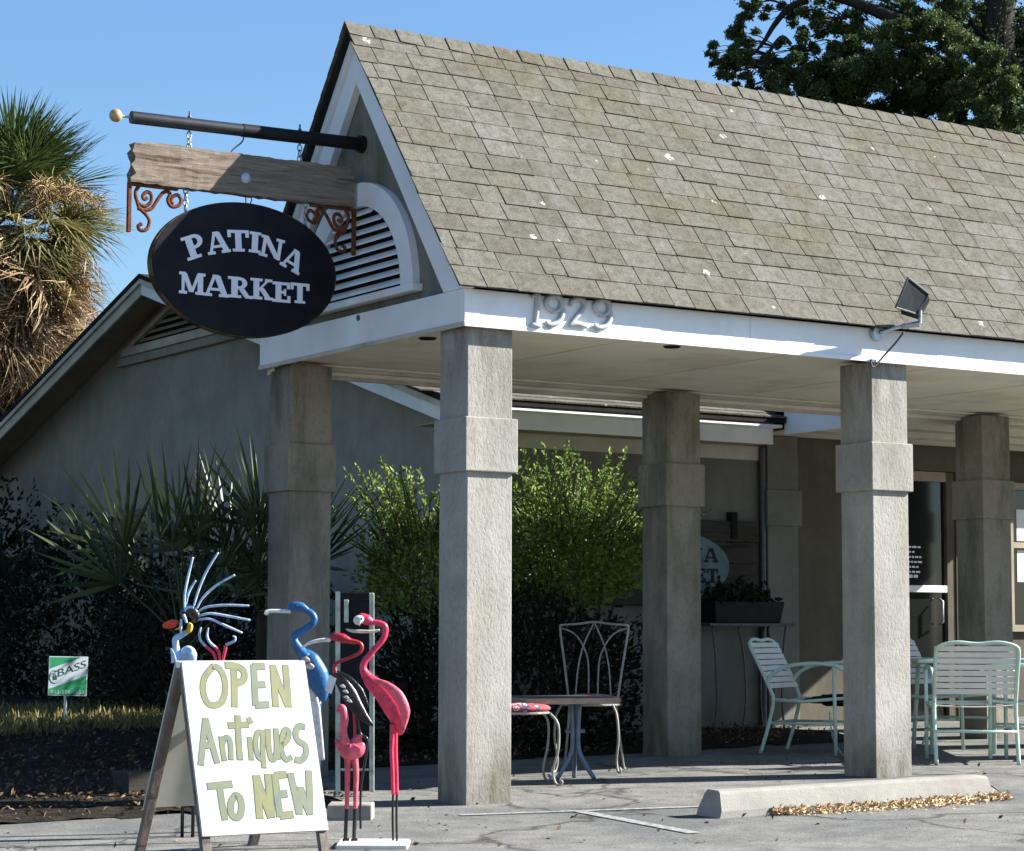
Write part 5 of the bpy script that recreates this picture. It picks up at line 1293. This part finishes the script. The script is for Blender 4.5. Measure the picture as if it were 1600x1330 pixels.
# palmetto: fans of stiff blades, each fan a frond part
def fan_mesh(name, mat, nb, ln, wd, spread, droop, seed, petiole=.5, curl=0):
    r = random.Random(seed); mb = MB()
    mb.tube([(0,0,0), (petiole*.5,0,.01), (petiole,0,0)], [.008,.007,.006], 5)
    for i in range(nb):
        a = -spread/2 + spread*i/(nb-1) + r.uniform(-.03,.03); L_ = ln*(1 - .25*abs(a)/(spread/2))*r.uniform(.82,1.1)
        lift = r.uniform(-.12,.12) + .10*math.cos(a)
        d = Vector((math.cos(a), math.sin(a), lift)).normalized(); s_ = Vector((-math.sin(a), math.cos(a), 0))
        P0 = Vector((petiole,0,0)); pts = []
        for k, w_ in ((0,.35),(.35,1),(.7,.7),(1,.03)):
            c = P0 + d*L_*k + Vector((0,0,-droop*k*k*L_*r.uniform(.7,1.3))) + s_*curl*k*k*r.uniform(-1,1)
            pts.append((c - s_*wd*w_/2, c + Vector((0,0,-wd*.22*w_)), c + s_*wd*w_/2))
        b = len(mb.v); mb.v += [tuple(p_) for q in pts for p_ in q]
        for k in range(3):
            for j in range(2): mb.f.append((b+k*3+j, b+k*3+j+1, b+(k+1)*3+j+1, b+(k+1)*3+j))
    me = bpy.data.meshes.new(name); me.from_pydata(mb.v, [], mb.f); me.materials.append(mat); return me
def place_frond(me, parent, loc, yaw, pitch, roll=0, s=1, name='frond'):
    o = bpy.data.objects.new(name, me); COL.objects.link(o); o.parent = parent
    o.matrix_local = Matrix.Translation(Vector(loc) - ORG[parent.name]) @ Matrix.Rotation(yaw, 4, 'Z') @ Matrix.Rotation(-pitch, 4, 'Y') @ Matrix.Rotation(roll, 4, 'X') @ Matrix.Scale(s, 4)
    return o
pf = [fan_mesh('palmetto_frond', MT['palmetto'], 12, .82, .042, 2.5, .02, 40+i, .55) for i in range(4)]
def palmetto(c, n, label, smin=.8, seed=1, pmin=.1):
    t = thing('palmetto', (c[0], c[1], bed_h(c[0], c[1])), label, 'palmetto')
    r = random.Random(seed)
    g = bed_h(c[0], c[1])
    for i in range(n):
        yaw = 2*math.pi*i/n*1.618*3 + r.uniform(-.3,.3); pitch = r.uniform(pmin, 1.4)
        place_frond(r.choice(pf), t, (c[0]+r.uniform(-.08,.08), c[1]+r.uniform(-.08,.08), c[2]+r.uniform(-.12,.12)), yaw, pitch, r.uniform(-1.2,1.2), r.uniform(smin, 1.05))
    mb = MB(); mb.tube([(c[0], c[1], g-.05), (c[0], c[1], c[2])], [.09,.07], 8); mb.build('stem', MT['bark'], t)
palmetto((-.22, 3.15, .95), 13, 'palmetto with sunlit spiky fans, left of the shaded back column', seed=4, pmin=.7, smin=.72)
palmetto((.42, 3.25, 1.05), 11, 'taller dark palmetto just behind the shaded back column', seed=9, pmin=.6)
# ground litter and grass
def bed_ok(x, y): return y > bed_edge_y(x) + .02 and not (x > 2.35 and y > 4.0)
P = [(x, y) for x, y in zip(RNG.uniform(-5, 5.2, 16000), RNG.uniform(.2, 6, 16000)) if bed_ok(x, y)]
C = np.array([(x, y, bed_h(x, y) + .006) for x, y in P]); n = len(C); C[:, 2] += RNG.uniform(0, .02, n)
lo = leaves('leaf_litter', MT['litter'], C, .036, kind='stuff', updir=np.tile([1,0,.2], (n,1)), jit=.9, nrm=np.tile([0,0,1.], (n,1)), aspect=.4); lo['label'] = 'brown leaf litter covering the planting bed'; lo['category'] = 'leaf litter'
P = [(x, y) for x, y in zip(RNG.uniform(-3.0, 1.6, 9000), RNG.uniform(3.9, 6.2, 9000)) if RNG.random() < .9]
C = np.array([(x, y, bed_h(x, y)) for x, y in P]); n = len(C)
go = leaves('dry_grass', MT['grass'], C, .10, kind='stuff', updir=np.tile([0,0,1.], (n,1)), jit=.45, aspect=.10); go['label'] = 'yellowing grass strip round the yard sign'; go['category'] = 'grass'

# palm tree behind the building
PD = 34.0; pc = at(18, 355, PD); gp0 = gz(pc.x, pc.y)
pm = thing('palm_tree', (pc.x, pc.y, gp0), 'cabbage palm with green top and shaggy brown skirt at the left edge', 'palm tree')
mb = MB(); mb.tube([(pc.x, pc.y, gp0-.1), (pc.x+.05, pc.y, gp0+3), (pc.x, pc.y, pc.z)], [.26,.22,.2], 12); mb.build('trunk', MT['bark'], pm, smooth=True)
gm = [fan_mesh('palm_frond', MT['palm_green'], 60, 1.15, .036, 4.2, .18, 60+i, .95) for i in range(3)]
ym = [fan_mesh('palm_frond', MT['palm_mid'], 56, 1.15, .036, 4.0, .45, 70+i, .95, .1) for i in range(3)]
dm = [fan_mesh('dead_frond', MT['palm_dead'], 64, 1.15, .030, 3.6, .55, 80+i, .85, .22) for i in range(4)]
r = random.Random(21)
for i in range(30): place_frond(r.choice(gm), pm, pc + Vector((0,0,.15)), i*2.4+r.uniform(-.3,.3), r.uniform(.4, 1.4), r.uniform(-.6,.6), r.uniform(.8,1.05))
for i in range(34): place_frond(r.choice(ym), pm, pc + Vector((0,0,-.1)), i*2.4+r.uniform(-.3,.3), r.uniform(-.8, .45), r.uniform(-.7,.7), r.uniform(.8,1.0))
for i in range(120): place_frond(r.choice(dm), pm, pc + Vector((r.uniform(-.15,.15), r.uniform(-.15,.15), -r.uniform(-.15,1.7))), i*2.4+r.uniform(-.3,.3), r.uniform(-1.25, -.15), r.uniform(-1.2,1.2), r.uniform(.75,1.05), 'dead_frond')
rr4 = random.Random(31)
for i in range(16):
    a = i*2.4 + .5; d = Vector((math.cos(a), math.sin(a), .25)); mb = MB()
    p0 = pc + Vector((0,0,.1)); pth = [p0, p0 + d*.8 + Vector((0,0,.25)), p0 + d*1.4 + Vector((0,0,-.05))]
    sp_ = smoothpath(pth, 6); mb.tube(sp_, .014, 5)
    for q in sp_[4:]:
        for k in range(16):
            dd = Vector((rr4.gauss(0,1), rr4.gauss(0,1), rr4.gauss(-.3,.7))).normalized(); e = q + dd*rr4.uniform(.12,.34); mb.tube([q, (q+e)/2 + Vector((rr4.gauss(0,.03), rr4.gauss(0,.03), .02)), e], [.006,.005,.003], 3, cap=False)
    mb.build('fruit_stalk', MT['palm_stalk'], pm)

# live oak beyond the roof on the right
OD = 32.0
def Z0(x, y, d=0): return at(1080 + x/3.077, y/3.077, OD + d)
tb_ = Z0(1480, 700); og = gz(tb_.x, tb_.y)
oak = thing('oak_tree', (tb_.x, tb_.y, og), 'dark leafy oak rising behind the roof at the upper right', 'oak tree')
mb = MB()
trk = [Vector((tb_.x, tb_.y, og-.2)), Vector((tb_.x, tb_.y, og+4)), Z0(1480, 480), Z0(1478, 200), Z0(1500, -150), Z0(1540, -700)]
mb.tube(smoothpath(trk, 5), smoothr([.34,.28,.25,.23,.20,.14], 5), 12); mb.build('trunk', MT['bark'], oak, smooth=True)
CL_ = [(1450,420,90,-1.6),(1500,560,90,-1.5),(1430,250,70,-1.6),(1540,420,80,-1.5),(1400,600,80,-.8),(1250,640,70,.2),(1120,640,60,.2),(980,590,60,.3),(850,560,60,.2),(690,520,55,.2),(300,390,45,.3),(120,290,35,.1),(480,470,50,.2),(160,250,55,0),(220,215,70,.3),(260,300,60,-.4),(200,350,45,.2),(330,60,55,.1),(260,10,40,0),(390,330,70,.4),(430,250,45,-.3),(400,420,60,.5),(500,300,60,.2),(520,400,85,-.4),(600,60,70,0),(610,210,60,.5),(640,330,95,-.2),(620,470,80,.3),(720,60,60,.4),(730,240,90,.2),(760,420,110,-.5),(760,530,80,.1),(850,180,90,.6),(880,330,110,-.3),(900,500,100,.2),(960,80,80,.2),(1000,250,110,-.8),(1020,430,110,.3),(1060,560,90,0),(1100,120,100,-.9),(1150,300,120,-.6),(1180,460,110,.2),(1200,590,80,.1),(1240,200,110,-1.0),(1290,60,100,.3),(1300,360,100,-.7),(1320,520,100,.3),(1350,640,80,.2),(1400,120,90,.8),(1400,420,80,.9),(1560,330,90,.4),(1590,150,110,.2),(1580,520,100,.3),(1600,640,90,.2),(1500,620,70,.5),(1700,300,160,0),(1700,60,160,.3),(1450,-60,140,.2),(1200,-80,150,0),(950,-80,130,.3),(700,-70,110,0),(480,-60,80,.2),(1650,-200,200,0),(1300,-260,200,.4),(1000,-260,160,.2),(1850,150,200,.3),(1850,450,160,.3),(2050,0,220,0),(1600,-420,220,.3)]
C = []; pr = OD/FPX/3.077; CL = CL_
br_ = MB(); rb3 = random.Random(12)
for (x, y, r_, d) in CL:
    c = Z0(x, y, d*1.4); R0 = r_*pr
    nn = int(3600 * (min(r_, 120)/80)**2) if y > -50 and x < 1660 else 900
    u = RNG.normal(size=(nn, 3)); u /= np.linalg.norm(u, axis=1)[:, None]; rad = RNG.uniform(.1, 1, nn)**.5
    # sub-clumps keep gaps
    kcl = max(7, int(r_/6)); cc = RNG.normal(size=(kcl, 3)) * R0*.80; idx = RNG.integers(0, kcl, nn)
    C.append(np.array(c) + cc[idx] + u*(rad*R0*.42)[:, None]*np.array([1,1,.75]))
    j = Vector(Z0(1478 + (x-1478)*.12, min(700, y*.5 + 260), 0)); mid = j.lerp(c, .55) + Vector((rb3.uniform(-.15,.15), rb3.uniform(-.15,.15), rb3.uniform(0,.35)))
    if r_ >= 80: br_.tube(smoothpath([j, mid, c], 4), smoothr([.035,.022,.008], 4), 5)
    for k in range(5):
        e = c + Vector((rb3.gauss(0,1), rb3.gauss(0,1), rb3.gauss(0,.8)))*R0*.75; br_.tube([mid.lerp(c,.6), (mid.lerp(c,.6)+e)/2 + Vector((0,0,.05)), e], [.012,.009,.004], 4)
for st, rs in (([(1100,130),(1000,100),(880,50),(740,0),(600,-30)], [.13,.11,.09,.07,.04]), ([(1440,260),(1300,190),(1100,130)], [.16,.15,.13]), ([(560,0),(470,40),(400,120),(350,200),(300,260)], [.06,.05,.04,.03,.015]), ([(480,215),(440,180),(400,215),(350,290)], [.03,.035,.03,.02])):
    br_.tube(smoothpath([Z0(*p_) for p_ in st], 5), smoothr(rs, 5), 8)
br_.build('limbs', MT['bark'], oak, smooth=True)
leaves('crown', MT['oak'], np.vstack(C), .052, oak, aspect=.5)

# far house eave and bare branches glimpsed at the left edge
fd = 46.0; a = at(-160, 560, fd); b = at(26, 598, fd); c = at(26, 612, fd)
fh = thing('far_house', (a.x, a.y, gz(a.x, a.y)), 'pale roof edge of a far house at the left edge below the palm', 'house')
gh = gz(a.x, a.y)
mb = MB(); ey = c.z; 
w0_ = at(-330, 600, fd); mb.hexa([Vector((w0_.x,w0_.y,gh)), Vector((at(8,600,fd).x, at(8,600,fd).y, gh)), Vector((at(8,600,fd+8).x, at(8,600,fd+8).y, gh)), Vector((at(-330,600,fd+8).x, at(-330,600,fd+8).y, gh)),
   Vector((w0_.x,w0_.y,ey)), Vector((at(8,600,fd).x, at(8,600,fd).y, ey)), Vector((at(8,600,fd+8).x, at(8,600,fd+8).y, ey)), Vector((at(-330,600,fd+8).x, at(-330,600,fd+8).y, ey))]); mb.build('wall', MT['ibeige'], fh)
mb = MB(); mb.prism([at(26,612,fd-.5), at(26,598,fd-.5), at(-152,520,fd-.5), at(-340,598,fd-.5), at(-340,612,fd-.5)], cFh*9); mb.build('roof', MT['trim_dirty'], fh)
def bare_tree(p0, h, label, seed):
    t = thing('bare_tree', tuple(p0), label, 'tree'); r = random.Random(seed); mb = MB()
    def grow(p, d, l, rad, lev):
        e = p + d*l; mid = (p+e)/2 + Vector((r.gauss(0,.05), r.gauss(0,.05), 0))*l; mb.tube([p, mid, e], [rad, rad*.8, rad*.6], 5 if lev < 2 else 3, cap=False)
        if lev >= 5: return
        for k in range(3 if lev else 4):
            grow(p.lerp(e, r.uniform(.55, 1)), (d + Vector((r.gauss(0,.5), r.gauss(0,.5), r.gauss(.15,.3)))).normalized(), l*r.uniform(.55,.8), rad*.55, lev+1)
    grow(Vector(p0), Vector((0,0,1)), h*.36, h*.016, 0); mb.build('branches', MT['twig'], t)
q = at(215, 500, 60); bare_tree((q.x, q.y, gz(q.x, q.y)), 10.5, 'faint bare tree behind the building beside the oval sign', 4)
q = at(-20, 640, 56); bare_tree((q.x, q.y, gz(q.x, q.y)), 6.5, 'bare twiggy tree at the left edge under the palm', 8)

# unseen trees added outside the frame to darken the gable side
def round_tree(p, h, r0, n, label, seed):
    t = thing('added_shade_tree', (p[0], p[1], gz(*p)), label, 'oak tree'); g = gz(*p); r = random.Random(seed)
    mb = MB(); mb.tube(smoothpath([(p[0], p[1], g-.2), (p[0]+.1, p[1], g+h*.3), (p[0], p[1]+.1, g+h*.7)], 4), smoothr([.3,.24,.1], 4), 9); mb.build('trunk', MT['bark'], t, smooth=True)
    lm = MB(); C = []
    for i in range(26):
        d = Vector((r.gauss(0,1), r.gauss(0,1), r.gauss(0,.8))).normalized(); c = Vector((p[0], p[1], g+h*.62)) + Vector((d.x*r0*.75, d.y*r0*.75, d.z*h*.30))
        lm.tube(smoothpath([Vector((p[0], p[1], g+h*r.uniform(.25,.55))), (Vector((p[0], p[1], g+h*.5)) + c)/2 + Vector((0,0,.3)), c], 4), smoothr([.09,.06,.02], 4), 5)
        k = n//26; u = RNG.normal(size=(k,3)) * np.array([1,1,.7]) * r0*.17; C.append(np.array(c) + u)
    lm.build('limbs', MT['bark'], t); leaves('crown', MT['oak'], np.vstack(C), .17, t, aspect=.5)
round_tree((-4.3, 12.5), 9.0, 3.6, 15000, 'added oak left of the building, unseen past the left edge, darkening the gable side', 3)
round_tree((-12.0, 8.0), 8.0, 3.4, 15000, 'added oak beside the car park, unseen past the left edge, cutting sky light', 5)
